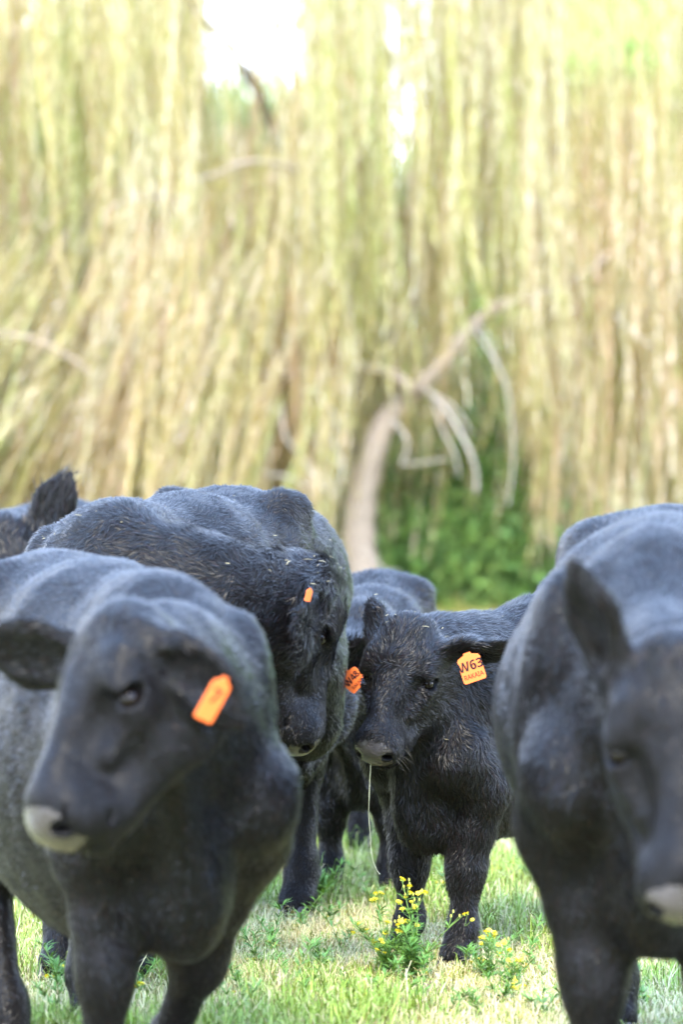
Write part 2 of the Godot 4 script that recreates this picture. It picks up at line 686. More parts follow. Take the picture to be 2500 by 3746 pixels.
# Fur: short tapering hairs, rooted on the skin and combed along the coat's lie.
func grow_fur(skin: Pelt, skip: PackedByteArray, base: Vector3, o: Dictionary) -> Bag:
	var bag := Bag.new()
	var dens: float = o.get("density", 40000.0)
	var length: float = o.get("length", 0.025)
	var width: float = o.get("width", 0.0016)
	var lift: float = o.get("lift", 0.35)
	var curl: float = o.get("curl", 0.5)
	var messy: float = o.get("messy", 0.5)
	var streak: float = o.get("streak", 0.5)
	var locks := FastNoiseLite.new()
	locks.seed = 19
	locks.frequency = 1.0
	locks.fractal_octaves = 2
	var head_c: Vector3 = o.get("head_c", Vector3.ZERO)
	var head_r: float = o.get("head_r", 0.0)
	var head_m: float = o.get("head_density", 1.0)
	var noise := FastNoiseLite.new()
	noise.seed = 7
	noise.frequency = o.get("curl_freq", 14.0)
	noise.fractal_octaves = 2
	var cam := Vector3(0, CAM_H, 0) - base
	var nt := skin.tri.size() / 3
	var total := 0
	for t in nt:
		var a := skin.tri[3 * t]
		var b := skin.tri[3 * t + 1]
		var c := skin.tri[3 * t + 2]
		if skip[a] and skip[b] and skip[c]:
			continue
		var pa := skin.v[a]
		var na := skin.n[a]
		if na.dot((cam - pa).normalized()) < -0.3:
			continue
		var e1 := skin.v[b] - pa
		var e2 := skin.v[c] - pa
		var dd := dens
		var sp := to_px(pa + base)
		if sp.x < -250.0 or sp.x > 2750.0 or sp.y > 4000.0:
			dd *= 0.35
		if head_r > 0.0 and pa.distance_to(head_c) < head_r:
			dd *= head_m
		var want := e1.cross(e2).length() * 0.5 * dd
		var cnt := int(want)
		if rng.randf() < want - cnt:
			cnt += 1
		for j in cnt:
			var u := rng.randf()
			var w := rng.randf()
			if u + w > 1.0:
				u = 1.0 - u
				w = 1.0 - w
			var p := pa + e1 * u + e2 * w
			var n := (na * (1.0 - u - w) + skin.n[b] * u + skin.n[c] * w).normalized()
			var fl := (skin.flow[a] * (1.0 - u - w) + skin.flow[b] * u + skin.flow[c] * w)
			var fu := skin.fur[a] * (1.0 - u - w) + skin.fur[b] * u + skin.fur[c] * w
			fl = fl - n * fl.dot(n)
			if fl.length_squared() < 1e-6:
				fl = n.cross(Vector3.RIGHT)
			fl = fl.normalized()
			var side := n.cross(fl)
			var turn := noise.get_noise_3dv(p) * curl * 2.6 + rng.randf_range(-0.35, 0.35)
			fl = fl * cos(turn) + side * sin(turn)
			side = n.cross(fl)
			var lock := locks.get_noise_3d(p.dot(fl) * 5.0, p.dot(side) * 42.0, p.dot(n) * 20.0)
			var l := length * fu * rng.randf_range(0.6, 1.25) * (1.0 + 0.35 * lock)
			var up := lift * rng.randf_range(0.4, 1.5) + 0.25 * noise.get_noise_3dv(p * 1.7 + Vector3(9, 4, 1))
			var d0 := (fl + n * up).normalized()
			var mid := p + d0 * l * 0.5
			var d1 := (fl + n * (up - 0.35) + side * rng.randf_range(-0.3, 0.3)).normalized()
			var tip := mid + d1 * l * 0.5
			var hw := width * 0.5 * rng.randf_range(0.7, 1.3)
			var nj := (n + side * (rng.randf_range(-messy, messy) + lock * streak) + fl * lock * streak * 0.6 - fl * rng.randf_range(-0.2, 0.8) * messy).normalized()
			var g := rng.randf_range(0.55, 1.5) * (1.0 + 0.4 * lock)
			var col := Color(0.0056 * g, 0.0049 * g, 0.0048 * g)
			if rng.randf() < 0.02:
				col = Color(0.018 * g, 0.012 * g, 0.008 * g)
			var k := bag.v.size()
			bag.v.append(p - side * hw - n * 0.001)
			bag.v.append(p + side * hw - n * 0.001)
			bag.v.append(mid - side * hw * 0.8)
			bag.v.append(mid + side * hw * 0.8)
			bag.v.append(tip)
			for q in 5:
				bag.n.append(nj)
				bag.c.append(col)
			bag.i.append_array(PackedInt32Array([k, k + 1, k + 3, k, k + 3, k + 2, k + 2, k + 3, k + 4]))
			total += 1
	return bag

func hoof_mesh() -> ArrayMesh:
	# two claws, toes pointing +x, unit size about 0.1 m
	var b := Bag.new()
	var col := Color(0.03, 0.027, 0.024)
	for sg in [-1.0, 1.0]:
		var first := b.v.size()
		var ring := 10
		for lv in 3:
			var y: float = [0.0, 0.035, 0.075][lv]
			var sc: float = [1.0, 0.9, 0.66][lv]
			for k in ring:
				var a := TAU * k / ring
				var x := cos(a) * 0.055 * sc + 0.012 - y * 0.35
				var z: float = sg * 0.024 + sin(a) * 0.022 * sc
				b.vert(Vector3(x, y, z), Vector3(cos(a), 0.35, sin(a)).normalized(), col)
		for lv in 2:
			for k in ring:
				var p := first + lv * ring + k
				var q := first + lv * ring + (k + 1) % ring
				b.tri(p, q, q + ring)
				b.tri(p, q + ring, p + ring)
	return bag_mesh(b)

func eye_mesh(r: float) -> SphereMesh:
	var m := SphereMesh.new()
	m.radius = r
	m.height = 2.0 * r
	m.radial_segments = 24
	m.rings = 12
	return m

# Rounded plastic ear tag in the xy plane, hanging from its neck at the origin, 2 mm thick.
func tag_mesh(w: float, h: float) -> ArrayMesh:
	var out := PackedVector2Array()
	var neck := w * 0.16
	out.append(Vector2(-neck, 0.0))
	out.append(Vector2(neck, 0.0))
	out.append(Vector2(neck, -h * 0.06))
	out.append(Vector2(w * 0.44, -h * 0.14))
	out.append(Vector2(w * 0.5, -h * 0.22))
	for k in 4:
		var a := -k / 3.0 * PI / 2
		out.append(Vector2(w * 0.5 - w * 0.1 + cos(a) * w * 0.1, -h + w * 0.1 + sin(a) * w * 0.1))
	for k in 4:
		var a := -PI / 2 - k / 3.0 * PI / 2
		out.append(Vector2(-w * 0.5 + w * 0.1 + cos(a) * w * 0.1, -h + w * 0.1 + sin(a) * w * 0.1))
	out.append(Vector2(-w * 0.5, -h * 0.22))
	out.append(Vector2(-w * 0.44, -h * 0.14))
	out.append(Vector2(-neck, -h * 0.06))
	var idx := Geometry2D.triangulate_polygon(out)
	var st := SurfaceTool.new()
	st.begin(Mesh.PRIMITIVE_TRIANGLES)
	st.set_smooth_group(-1)
	for side in [1.0, -1.0]:
		for k in range(0, idx.size(), 3):
			var p := [out[idx[k]], out[idx[k + 1]], out[idx[k + 2]]]
			var ccw: bool = (p[1] - p[0]).cross(p[2] - p[0]) > 0.0
			if ccw == (side > 0.0):
				p.reverse()
			for q in p:
				st.add_vertex(Vector3(q.x, q.y, 0.001 * side))
	for k in out.size():
		var p0 := out[k]
		var p1 := out[(k + 1) % out.size()]
		for q in [Vector3(p0.x, p0.y, 0.001), Vector3(p0.x, p0.y, -0.001), Vector3(p1.x, p1.y, 0.001), Vector3(p1.x, p1.y, 0.001), Vector3(p0.x, p0.y, -0.001), Vector3(p1.x, p1.y, -0.001)]:
			st.add_vertex(q)
	st.generate_normals()
	return st.commit()

func lettering(text: String, size: float, at: Transform3D, parent: Node, thin := false) -> void:
	var t := TextMesh.new()
	t.text = text
	t.font_size = 32
	t.pixel_size = size / 32.0
	t.depth = 0.0006
	var fo := SystemFont.new()
	fo.font_names = PackedStringArray(["Droid Sans"])
	fo.font_weight = 400 if thin else 700
	t.font = fo
	var o := part("lettering", t, mats.ink, parent)
	o.transform = at

# Build one animal from its description.
func cattle(o: Dictionary) -> Node3D:
	if only != "" and o.key != only:
		return null
	var e := Beast.new()
	e.s = float(o.height) / 1.3
	var turn: float = deg_to_rad(o.heading)      # 0 = facing the camera, positive = towards the picture's right
	var fw := Vector3(sin(turn), 0, cos(turn))
	e.b = Basis(fw, Vector3.UP, fw.cross(Vector3.UP))
	var anchor: Vector3 = o.front                # ground point midway between the forefeet
	e.base = anchor - e.b * Vector3(0.53 * e.s, 0, 0)
	e.base.y = 0.0
	e.torso(o)
	var poll: Vector3 = o.poll - e.base
	var muz: Vector3 = o.muzzle - e.base
	var hx := (muz - poll).normalized()
	var hy: Vector3 = o.face
	hy = (hy - hx * hy.dot(hx)).normalized()
	e.hs = o.get("head", (muz - poll).length() / 0.5)
	e.bulk = o.get("bulk", 1.1)
	e.head = Transform3D(Basis(hx, hy, hx.cross(hy)).scaled_local(Vector3(1.0, e.bulk, e.bulk) * e.hs), poll + hy * 0.07 * e.hs * e.bulk)
	for r in o.ears:      # [side, axis, opening, length, droop]
		var root := e.hp(0.065, -0.085, 0.100 * float(r[0]))
		e.ears.append([root, r[1], r[2], r[3], r[4] if r.size() > 4 else Vector3.ZERO])
	var pts := [e.w(0.42, 1.02, 0), e.w(0.58, 1.0 - float(o.get("low", 0.0)) * 0.2, 0)]
	var rad := [0.26 * e.s, 0.225 * e.s]
	for q in o.neck:      # [world point, radius]
		pts.append(q[0] - e.base)
		rad.append(q[1])
	pts.append(e.hp(0.085, -0.115, 0))
	rad.append(0.112 * e.hs)
	e.neck(pts, rad, o.get("neck_wide", 0.66), o.get("neck_fur", 1.0))
	e.skull(o)
	e.solve(o.get("step", 0.016), o.get("head_step", 0.006))
	var root := thing(o.called, o.label, o.category, e.base, o.get("group", ""))
	# the bare wet nose is a part of its own
	var inv := e.head.affine_inverse()
	var nose := PackedByteArray()
	nose.resize(e.skin.v.size())
	var bare := PackedByteArray()
	bare.resize(e.skin.v.size())
	for k in e.skin.v.size():
		var p := inv * e.skin.v[k]
		if p.x > 0.40 and p.x < 0.56 and absf(p.z) < 0.12:
			var az := absf(p.z)
			# bare from above the nostrils down to the upper lip, edged by hair at the sides
			if p.x > 0.460 + 0.25 * maxf(0.0, az - 0.055) - 0.06 * (p.y + 0.05) and p.y > -0.120 - 0.1 * (0.06 - az) and az < 0.064 + 0.15 * (p.y + 0.075):
				var ns := Vector3(p.x - 0.482, p.y + 0.074, az - 0.046)
				if ns.length() > 0.021:
					nose[k] = 1
				else:
					bare[k] = 1
	var body_i := PackedInt32Array()
	var nose_i := PackedInt32Array()
	for t in e.skin.tri.size() / 3:
		var a := e.skin.tri[3 * t]
		var b := e.skin.tri[3 * t + 1]
		var c := e.skin.tri[3 * t + 2]
		if nose[a] and nose[b] and nose[c]:
			nose_i.append_array(PackedInt32Array([a, b, c]))
		else:
			body_i.append_array(PackedInt32Array([a, b, c]))
	part("body", array_mesh(e.skin.v, e.skin.n, body_i), mats.hide, root)
	# the nose gets its own, compact vertex list
	var map := {}
	var nv := PackedVector3Array()
	var nn := PackedVector3Array()
	var ni := PackedInt32Array()
	for k in nose_i:
		if not map.has(k):
			map[k] = nv.size()
			nv.append(e.skin.v[k])
			nn.append(e.skin.n[k])
		ni.append(map[k])
	if ni.size() > 0:
		part("nose", array_mesh(nv, nn, ni), mats.nose if o.get("pale_nose", false) else mats.dark_nose, root)
	# eyes
	for z in [-1.0, 1.0]:
		var ey := part("eye", eye_mesh(0.0215 * e.hs), mats.eye, root)
		ey.position = e.hp(0.192, -0.081, 0.1005 * z)
	# hooves
	for hf in e.hooves:
		var ho := part("hoof", hoofs, mats.hoof, root)
		ho.transform = Transform3D(e.b.scaled_local(Vector3.ONE * e.s * float(hf[1])), Vector3(hf[0].x, 0.0, hf[0].z))
	# fur
	var fo: Dictionary = o.get("fur", {})
	fo.head_c = e.hp(0.24, -0.1, 0)
	fo.head_r = 0.36 * e.hs
	for k in nose.size():
		if nose[k]:
			bare[k] = 1
	var bag := grow_fur(e.skin, bare, e.base, fo)
	var fm := part("fur", bag_mesh(bag), mats.fur, root)
	fm.set_meta("kind", "stuff")
	print(o.called, " skin ", e.skin.tri.size() / 3, " hairs ", bag.v.size() / 5, " t ", Time.get_ticks_msec() - t0)
	root.set_meta("label", o.label)
	beasts[o.key] = e
	roots[o.key] = root
	return root

# centre: where the tag's middle shows; roll: its turn in degrees; yaw: its turn from facing the viewer
func ear_tag(key: String, top: Vector3, w: float, h: float, roll: float, yaw: float, l1: String, l2: String, label: String) -> void:
	var root: Node3D = roots.get(key)
	if root == null:
		return
	var t := part("ear_tag", tag_mesh(w, h), mats.tag, root)
	t.set_meta("label", label)
	t.transform = Transform3D(Basis(Vector3.BACK, deg_to_rad(roll)) * Basis(Vector3.UP, deg_to_rad(yaw)), top - root.position)
	if l1 != "":
		lettering(l1, h * 0.44, Transform3D(Basis(), Vector3(0, -h * 0.44, 0.0014)), t)
	if l2 != "":
		lettering(l2, h * 0.21, Transform3D(Basis(), Vector3(0, -h * 0.80, 0.0014)), t, true)

func whiskers(key: String, n: int) -> void:
	var e: Beast = beasts.get(key)
	if e == null:
		return
	var b := Bag.new()
	for k in n:
		var sg := -1.0 if k % 2 == 0 else 1.0
		var p := e.hp(rng.randf_range(0.40, 0.48), rng.randf_range(-0.16, -0.08), sg * rng.randf_range(0.05, 0.072))
		var out := (e.head.basis * Vector3(rng.randf_range(0.2, 0.8), rng.randf_range(-0.8, 0.2), sg * rng.randf_range(0.6, 1.2))).normalized()
		var l := rng.randf_range(0.03, 0.065)
		var wd := out.cross(Vector3.BACK).normalized()
		b.ribbon([p, p + out * l * 0.5, p + out * l + Vector3.DOWN * l * 0.15], [0.00028, 0.00022, 0.0], wd, Vector3.BACK, Color(0.13, 0.12, 0.10), Color(0.13, 0.12, 0.10))
	var o := part("whiskers", bag_mesh(b), mats.straw, roots[key])
	o.set_meta("kind", "stuff")

func straw_flecks(key: String, n: int) -> void:
	var e: Beast = beasts.get(key)
	if e == null:
		return
	var b := Bag.new()
	var tries := 0
	var made := 0
	while made < n and tries < n * 200:
		tries += 1
		var k := rng.randi_range(0, e.skin.v.size() - 1)
		if e.skin.n[k].y < 0.35 or e.skin.v[k].distance_to(e.hp(0.28, -0.1, 0)) < 0.24 * e.hs:
			continue
		made += 1
		var nn := e.skin.n[k]
		var p := e.skin.v[k] + nn * 0.012
		var a := rng.randf() * TAU
		var d := (Vector3(cos(a), 0, sin(a)) + nn * rng.randf_range(-0.1, 0.3))
		d = (d - nn * d.dot(nn) * 0.8).normalized()
		var l := rng.randf_range(0.003, 0.010)
		if rng.randf() < 0.12:
			l *= 2.0
		var c := Color(0.20, 0.17, 0.10) * rng.randf_range(0.6, 1.3)
		c.a = 1.0
		b.ribbon([p - d * l, p + nn * 0.002, p + d * l], [0.0007, 0.0011, 0.0], d.cross(nn).normalized(), nn, c, c)
	var o := part("straw_flecks", bag_mesh(b), mats.straw, roots[key])
	o.set_meta("kind", "stuff")

var hoofs: ArrayMesh
var only := ""
var beasts := {}
var roots := {}
# ---------------------------------------------------------------- the herd
func herd() -> void:
	hoofs = hoof_mesh()
	var short := {"density": 24000.0, "length": 0.019, "width": 0.0026, "lift": 0.25, "curl": 0.4, "curl_freq": 6.0, "messy": 0.4, "streak": 0.8}
	var shaggy := {"density": 55000.0, "length": 0.026, "width": 0.0017, "lift": 0.42, "curl": 0.5, "curl_freq": 12.0, "head_density": 1.6}
	# the calf in focus
	cattle({
		"key": "calf", "called": "black_calf", "category": "calf",
		"label": "shaggy black calf with orange ear tag W63 and saliva hanging from its mouth",
		"height": 0.95, "heading": -41.0, "front": on_ground(1612, 10.58), "low": 0.07, "leg": 1.2, "stance": 0.15, "rump": 0.11, "wide": 0.98,
		"hind_r": 0.0, "hind_l": -0.06, "fore_l": 0.05,
		"poll": at_px(1512, 2305, 10.36), "muzzle": at_px(1362, 2775, 10.18), "face": Vector3(-0.38, 0.2, 0.90),
		"neck": [[at_px(1580, 2450, 10.52), 0.125]], "neck_wide": 0.8,
		"ears": [[-1, Vector3(0.93, 0.16, -0.1), Vector3(0.0, -0.90, 0.42), 0.27, Vector3(0.1, -0.45, 0)], [1, Vector3(-0.18, 0.70, -0.65), Vector3(-0.8, -0.1, 0.5), 0.17]],
		"face_fur": 0.62, "tuft": 1.8, "ear_fur": 1.6, "bulk": 1.06, "step": 0.013, "head_step": 0.0042, "fur": shaggy,
	})
	# the second calf, half hidden
	cattle({
		"key": "calf2", "called": "black_calf", "category": "calf",
		"label": "black calf with orange ear tag W48, its face hidden behind the curly-headed cow",
		"height": 0.90, "heading": -6.0, "front": on_ground(1320, 11.85), "low": 0.10, "leg": 1.25, "stance": 0.135, "rump": 0.07, "wide": 0.98,
		"poll": at_px(1128, 2440, 11.45), "muzzle": at_px(1040, 2840, 11.25), "face": Vector3(-0.6, 0.2, 0.8),
		"neck": [[at_px(1235, 2480, 11.6), 0.12]], "neck_wide": 0.8,
		"ears": [[-1, Vector3(0.72, 0.62, 0.15), Vector3(0.1, -0.6, 0.75), 0.235], [1, Vector3(-0.6, 0.3, -0.5), Vector3(-0.7, -0.2, 0.6), 0.24]],
		"face_fur": 0.62, "step": 0.015, "head_step": 0.007, "fur": shaggy.merged({"density": 26000.0, "width": 0.0022}, true),
	})
	# the cow that turns her head back
	cattle({
		"key": "cow", "called": "black_cow", "category": "cow",
		"label": "black cow with curly tufted forehead turning her head back, straw flecks along her back",
		"height": 1.27, "heading": -20.0, "front": on_ground(372, 10.28), "stance": 0.11, "wide": 0.95, "rump": 0.0, "bony": 0.04, "leg": 1.15,
		"poll": at_px(1132, 2090, 10.03), "muzzle": at_px(1092, 2755, 9.97), "face": Vector3(0.88, 0.1, -0.45),
		"neck": [[at_px(420, 2150, 9.98), 0.20], [at_px(700, 2230, 9.88), 0.175], [at_px(930, 2250, 9.92), 0.15]], "neck_wide": 0.66, "neck_fur": 1.3,
		"ears": [[1, Vector3(-0.25, -0.45, 0.8), Vector3(0.75, -0.1, 0.5), 0.25, Vector3(0, -0.6, 0)], [-1, Vector3(0.2, 0.1, -0.95), Vector3(0.75, -0.1, -0.3), 0.25]],
		"face_fur": 0.7, "tuft": 3.0, "ear_fur": 3.2, "step": 0.015, "head_step": 0.006, "fur": shaggy.merged({"density": 44000.0, "width": 0.0016, "length": 0.019, "curl": 0.6, "curl_freq": 12.0, "head_density": 1.3}, true),
	})
	# front left, out of focus
	cattle({
		"key": "left", "called": "black_cow", "category": "cow",
		"pale_nose": true, "bulk": 1.22, "label": "sleek black cow with her head turned aside, orange tag in her ear, pale wet nose",
		"height": 1.20, "heading": 21.0, "front": on_ground(640, 8.45), "stance": 0.17, "wide": 1.02, "low": 0.10, "belly": 0.14, "leg": 1.12, "fore_l": -0.26, "fore_lz": -0.10, "hind_r": 0.42, "fore_rz": 0.01,
		"poll": at_px(480, 2285, 7.97), "muzzle": at_px(170, 3065, 7.78), "face": Vector3(-0.88, 0.1, 0.46),
		"neck": [[at_px(610, 2500, 8.17), 0.155]], "neck_wide": 0.72,
		"ears": [[-1, Vector3(0.72, -0.36, 0.42), Vector3(0.1, -0.42, 0.88), 0.225, Vector3(0, -0.5, 0)], [1, Vector3(-0.9, 0.12, -0.35), Vector3(-0.1, -0.35, 0.9), 0.26]],
		"face_fur": 0.55, "step": 0.016, "head_step": 0.0065, "fur": short,
	})
	# front right, out of focus
	cattle({
		"key": "right", "called": "black_cow", "category": "cow",
		"pale_nose": true, "label": "large black cow facing the viewer with one ear raised and no visible tag",
		"height": 1.31, "heading": -6.0, "front": on_ground(2400, 8.2), "stance": 0.13, "wide": 1.19, "low": 0.08, "leg": 1.2,
		"poll": at_px(2495, 2390, 7.55), "muzzle": at_px(2510, 3350, 7.35), "face": Vector3(0.0, 0.35, 0.93),
		"neck": [[at_px(2450, 2560, 7.8), 0.16]], "neck_wide": 0.72,
		"ears": [[1, Vector3(-0.36, 0.92, -0.1), Vector3(-0.88, 0.0, 0.46), 0.225], [-1, Vector3(0.9, 0.15, -0.3), Vector3(0.2, -0.3, 0.9), 0.29]],
		"face_fur": 0.55, "step": 0.016, "head_step": 0.0065, "fur": short,
	})
	# far left, only an ear and the top of a head show
	cattle({
		"key": "far", "called": "black_cow", "category": "cow",
		"label": "black cow standing behind the others, only its raised ear and poll showing",
		"height": 1.12, "heading": -10.0, "front": on_ground(20, 12.9), "stance": 0.14,
		"poll": at_px(10, 1935, 12.6), "muzzle": at_px(-30, 2400, 12.4), "face": Vector3(-0.2, 0.3, 0.9),
		"neck": [[at_px(20, 2100, 12.8), 0.17]], "neck_wide": 0.72,
		"ears": [[-1, Vector3(0.45, 0.85, 0.0), Vector3(-0.3, 0.0, 0.95), 0.28], [1, Vector3(-0.8, 0.3, -0.3), Vector3(0.2, -0.3, 0.9), 0.27]],
		"face_fur": 0.7, "step": 0.02, "head_step": 0.009, "fur": shaggy.merged({"density": 14000.0, "width": 0.003}, true),
	})
	# ear tags
	ear_tag("calf", at_px(1708, 2388, 10.25), 0.064, 0.080, 18.0, 8.0, "W63", "RAKAIA", "square orange ear tag with black hand-lettering W63 RAKAIA")
	ear_tag("calf2", at_px(1262, 2460, 11.2), 0.066, 0.062, 50.0, -12.0, "W48", "RAKAIA", "orange ear tag with black hand-lettering W48 RAKAIA")
	ear_tag("left", at_px(826, 2478, 7.69), 0.046, 0.098, -29.0, 35.0, "7", "", "long orange ear tag hanging inside the ear")
	ear_tag("cow", at_px(1136, 2152, 9.70), 0.022, 0.034, -14.0, 50.0, "", "", "small orange ear button")
	# saliva
	if roots.has("calf"):
		var root: Node3D = roots.calf
		var d := to_px(beasts.calf.hp(0.505, -0.14, 0.0) + root.position).z - 0.005
		var pts := []
		for q in [[1358, 2790], [1354, 2850], [1351, 2930], [1350, 2985], [1356, 3060], [1358, 3110], [1366, 3150], [1378, 3180], [1390, 3198]]:
			pts.append(at_px(q[0], q[1], d) - root.position)
		pts = smooth(pts, 3)
		var rad := []
		for k in pts.size():
			rad.append(0.0016 - 0.0009 * minf(1.0, k / 8.0) + (0.0005 if k % 5 == 0 else 0.0))
		rad[-1] = 0.0016
		var b := Bag.new()
		b.tube(pts, rad, 6, Color.WHITE)
		part("saliva_strand", array_mesh(b.v, b.n, b.i), mats.saliva, root)
	whiskers("calf", 22)
	whiskers("cow", 16)
	straw_flecks("cow", 120)
	straw_flecks("calf", 45)
	straw_flecks("calf2", 30)
# ---------------------------------------------------------------- the paddock
func noise_tex(freq: float, ramp: Array, sd: int, oct := 4, size := 512) -> NoiseTexture2D:
	var n := FastNoiseLite.new()
	n.seed = sd
	n.frequency = freq
	n.fractal_octaves = oct
	var g := Gradient.new()
	var off := PackedFloat32Array()
	var col := PackedColorArray()
	for r in ramp:
		off.append(r[0])
		col.append(r[1])
	g.offsets = off
	g.colors = col
	var t := NoiseTexture2D.new()
	t.width = size
	t.height = size
	t.seamless = true
	t.noise = n
	t.color_ramp = g
	return t

func land() -> void:
	# turf
	var m := mat("turf", Color.WHITE, 0.95, 0.2)
	m.albedo_texture = noise_tex(0.02, [[0.25, lin(0.10, 0.085, 0.045)], [0.5, lin(0.22, 0.24, 0.09)], [0.75, lin(0.36, 0.32, 0.18)]], 3)
	m.uv1_triplanar = true
	m.uv1_world_triplanar = true
	m.uv1_scale = Vector3.ONE * 0.9
	var nz := FastNoiseLite.new()
	nz.seed = 5
	nz.frequency = 0.35
	var b := Bag.new()
	var xs := []
	for k in 61:
		var t := (k - 30) / 30.0
		xs.append(signf(t) * (absf(t) * 12.0 + pow(absf(t), 4.0) * 400.0))
	var zs := []
	for k in 81:
		var t := k / 80.0
		zs.append(30.0 - t * 60.0 - pow(t, 5.0) * 560.0)
	for z in zs:
		for x in xs:
			var far := smoothstep(18.0, 60.0, -z)
			var y: float = nz.get_noise_2d(x, z) * 0.03 * (1.0 - far) - 0.015 + far * nz.get_noise_2d(x * 0.05, z * 0.05) * 0.8
			b.vert(Vector3(x, y, z), Vector3.UP, Color.WHITE)
	var w := xs.size()
	for j in zs.size() - 1:
		for i in w - 1:
			var a := j * w + i
			b.tri(a, a + w, a + 1)
			b.tri(a + 1, a + w, a + w + 1)
	structure("ground", array_mesh(b.v, b.n, b.i), m)
	# a steep green hillside far behind on the right, running down to the left
	var hm := mat("hill_grass", Color.WHITE, 0.95, 0.2)
	hm.albedo_texture = noise_tex(0.012, [[0.3, lin(0.10, 0.21, 0.03)], [0.7, lin(0.17, 0.30, 0.05)]], 8)
	hm.uv1_triplanar = true
	hm.uv1_world_triplanar = true
	hm.uv1_scale = Vector3.ONE * 0.03
	var h := Bag.new()
	var nn := 60
	for j in 31:
		for i in nn + 1:
			var x := -60.0 + i * 2.5
			var d := j / 30.0
			var top := 32.0 * smoothstep(-2.0, 14.0, x) + 3.0 * smoothstep(-40.0, 5.0, x)
			var y := top * smoothstep(0.0, 1.0, d) + nz.get_noise_2d(x * 0.2, d * 40.0) * 0.7 * d - 0.4
			h.vert(Vector3(x, y, -75.0 - d * 70.0), Vector3.UP, Color.WHITE)
	for j in 30:
		for i in nn:
			var a := j * (nn + 1) + i
			h.tri(a, a + nn + 1, a + 1)
			h.tri(a + 1, a + nn + 1, a + nn + 2)
	var st := SurfaceTool.new()
	st.create_from(array_mesh(h.v, h.n, h.i), 0)
	st.generate_normals()
	structure("hill", st.commit(), hm)

# a tuft of grass: blades fanning from one root
func tuft(sd: int, blades: int, hgt: float, dry: float) -> ArrayMesh:
	var r := RandomNumberGenerator.new()
	r.seed = sd
	var b := Bag.new()
	for k in blades:
		var a := r.randf() * TAU
		var out := Vector3(cos(a), 0, sin(a))
		var root := Vector3(r.randf_range(-0.035, 0.035), 0, r.randf_range(-0.035, 0.035))
		var h := hgt * r.randf_range(0.45, 1.15)
		var lean := r.randf_range(0.15, 1.1)
		var is_dry := r.randf() < dry
		if is_dry:
			lean = r.randf_range(0.7, 2.2)
		var p1 := root + Vector3.UP * h * 0.45 + out * h * 0.18 * lean
		var p2 := root + Vector3.UP * h * (0.80 if lean < 1.2 else 0.45) + out * h * 0.5 * lean
		var p3 := root + Vector3.UP * h * (0.95 - 0.25 * lean) + out * h * 0.85 * lean
		p3.y = maxf(p3.y, 0.008)
		var w := r.randf_range(0.0008, 0.0016)
		if is_dry:
			w *= 0.75
		var side := out.cross(Vector3.UP)
		side = (side + out * r.randf_range(-0.6, 0.6)).normalized()
		var g := r.randf_range(0.75, 1.25)
		var c := Color(0.21 * g, 0.33 * g, 0.045 * g)
		if r.randf() < 0.35:
			c = Color(0.32 * g, 0.41 * g, 0.08 * g)
		if is_dry:
			c = Color(0.60 * g, 0.51 * g, 0.27 * g)
			if r.randf() < 0.25:
				c = Color(0.28 * g, 0.19 * g, 0.10 * g)
		var nrm := (Vector3.UP * 0.9 + out * 0.3 + side.cross(out) * 0.3).normalized()
		b.ribbon([root, p1, p2, p3], [w, w, w * 0.75, 0.0], side, nrm, c, c)
	return bag_mesh(b)

func scatter(called: String, mesh: Mesh, m: Material, xf: Array, cols: Array, parent: Node) -> MultiMeshInstance3D:
	var mm := MultiMesh.new()
	mm.transform_format = MultiMesh.TRANSFORM_3D
	mm.use_colors = cols.size() > 0
	mm.mesh = mesh
	mm.instance_count = xf.size()
	for k in xf.size():
		mm.set_instance_transform(k, xf[k])
		if cols.size() > 0:
			mm.set_instance_color(k, cols[k])
	var o := MultiMeshInstance3D.new()
	o.name = called
	o.multimesh = mm
	o.material_override = m
	o.set_meta("kind", "stuff")
	parent.add_child(o, true)
	return o

func grass() -> void:
	var gm := vmat("grass_blade", 0.55, 0.35)
	gm.backlight_enabled = true
	gm.backlight = Color(0.5, 0.5, 0.3)
	var root := Node3D.new()
	root.name = "grass"
	root.set_meta("kind", "stuff")
	tag(root, "short green paddock grass mixed with dry straw", "grass")
	add_child(root)
	var patch := FastNoiseLite.new()
	patch.seed = 21
	patch.frequency = 0.9
	var kinds := []
	for k in 4:
		kinds.append([tuft(100 + k, 22, 0.075, 0.38), [], []])
	for k in 4:
		kinds.append([tuft(200 + k, 26, 0.06, 0.82), [], []])
	for k in 2:
		kinds.append([tuft(300 + k, 16, 0.125, 0.25), [], []])
	# near, seen in focus
	for k in 30000:
		var dep := rng.randf_range(7.5, 16.0)
		var p := on_ground(rng.randf_range(-350, 2850), dep)
		put_tuft(kinds, p, patch)
	for k in 22000:
		var p := Vector3(rng.randf_range(-7, 7), 0, rng.randf_range(-26, -4.5))
		put_tuft(kinds, p, patch)
	for q in kinds:
		scatter("grass_tufts", q[0], gm, q[1], q[2], root)

func put_tuft(kinds: Array, p: Vector3, patch: FastNoiseLite) -> void:
	var v := patch.get_noise_2d(p.x, p.z) + rng.randf_range(-0.35, 0.35)
	var k := rng.randi_range(0, 3) if v < -0.2 else rng.randi_range(4, 7)
	if v < -0.36:
		k = rng.randi_range(8, 9)
	var s := rng.randf_range(0.7, 1.25)
	kinds[k][1].append(Transform3D(Basis(Vector3.UP, rng.randf() * TAU).scaled(Vector3(s, s * rng.randf_range(0.8, 1.2), s)), p + Vector3(0, -0.012, 0)))
	var g := rng.randf_range(0.8, 1.2)
	kinds[k][2].append(Color(g * rng.randf_range(0.9, 1.1), g, g * rng.randf_range(0.8, 1.1)))
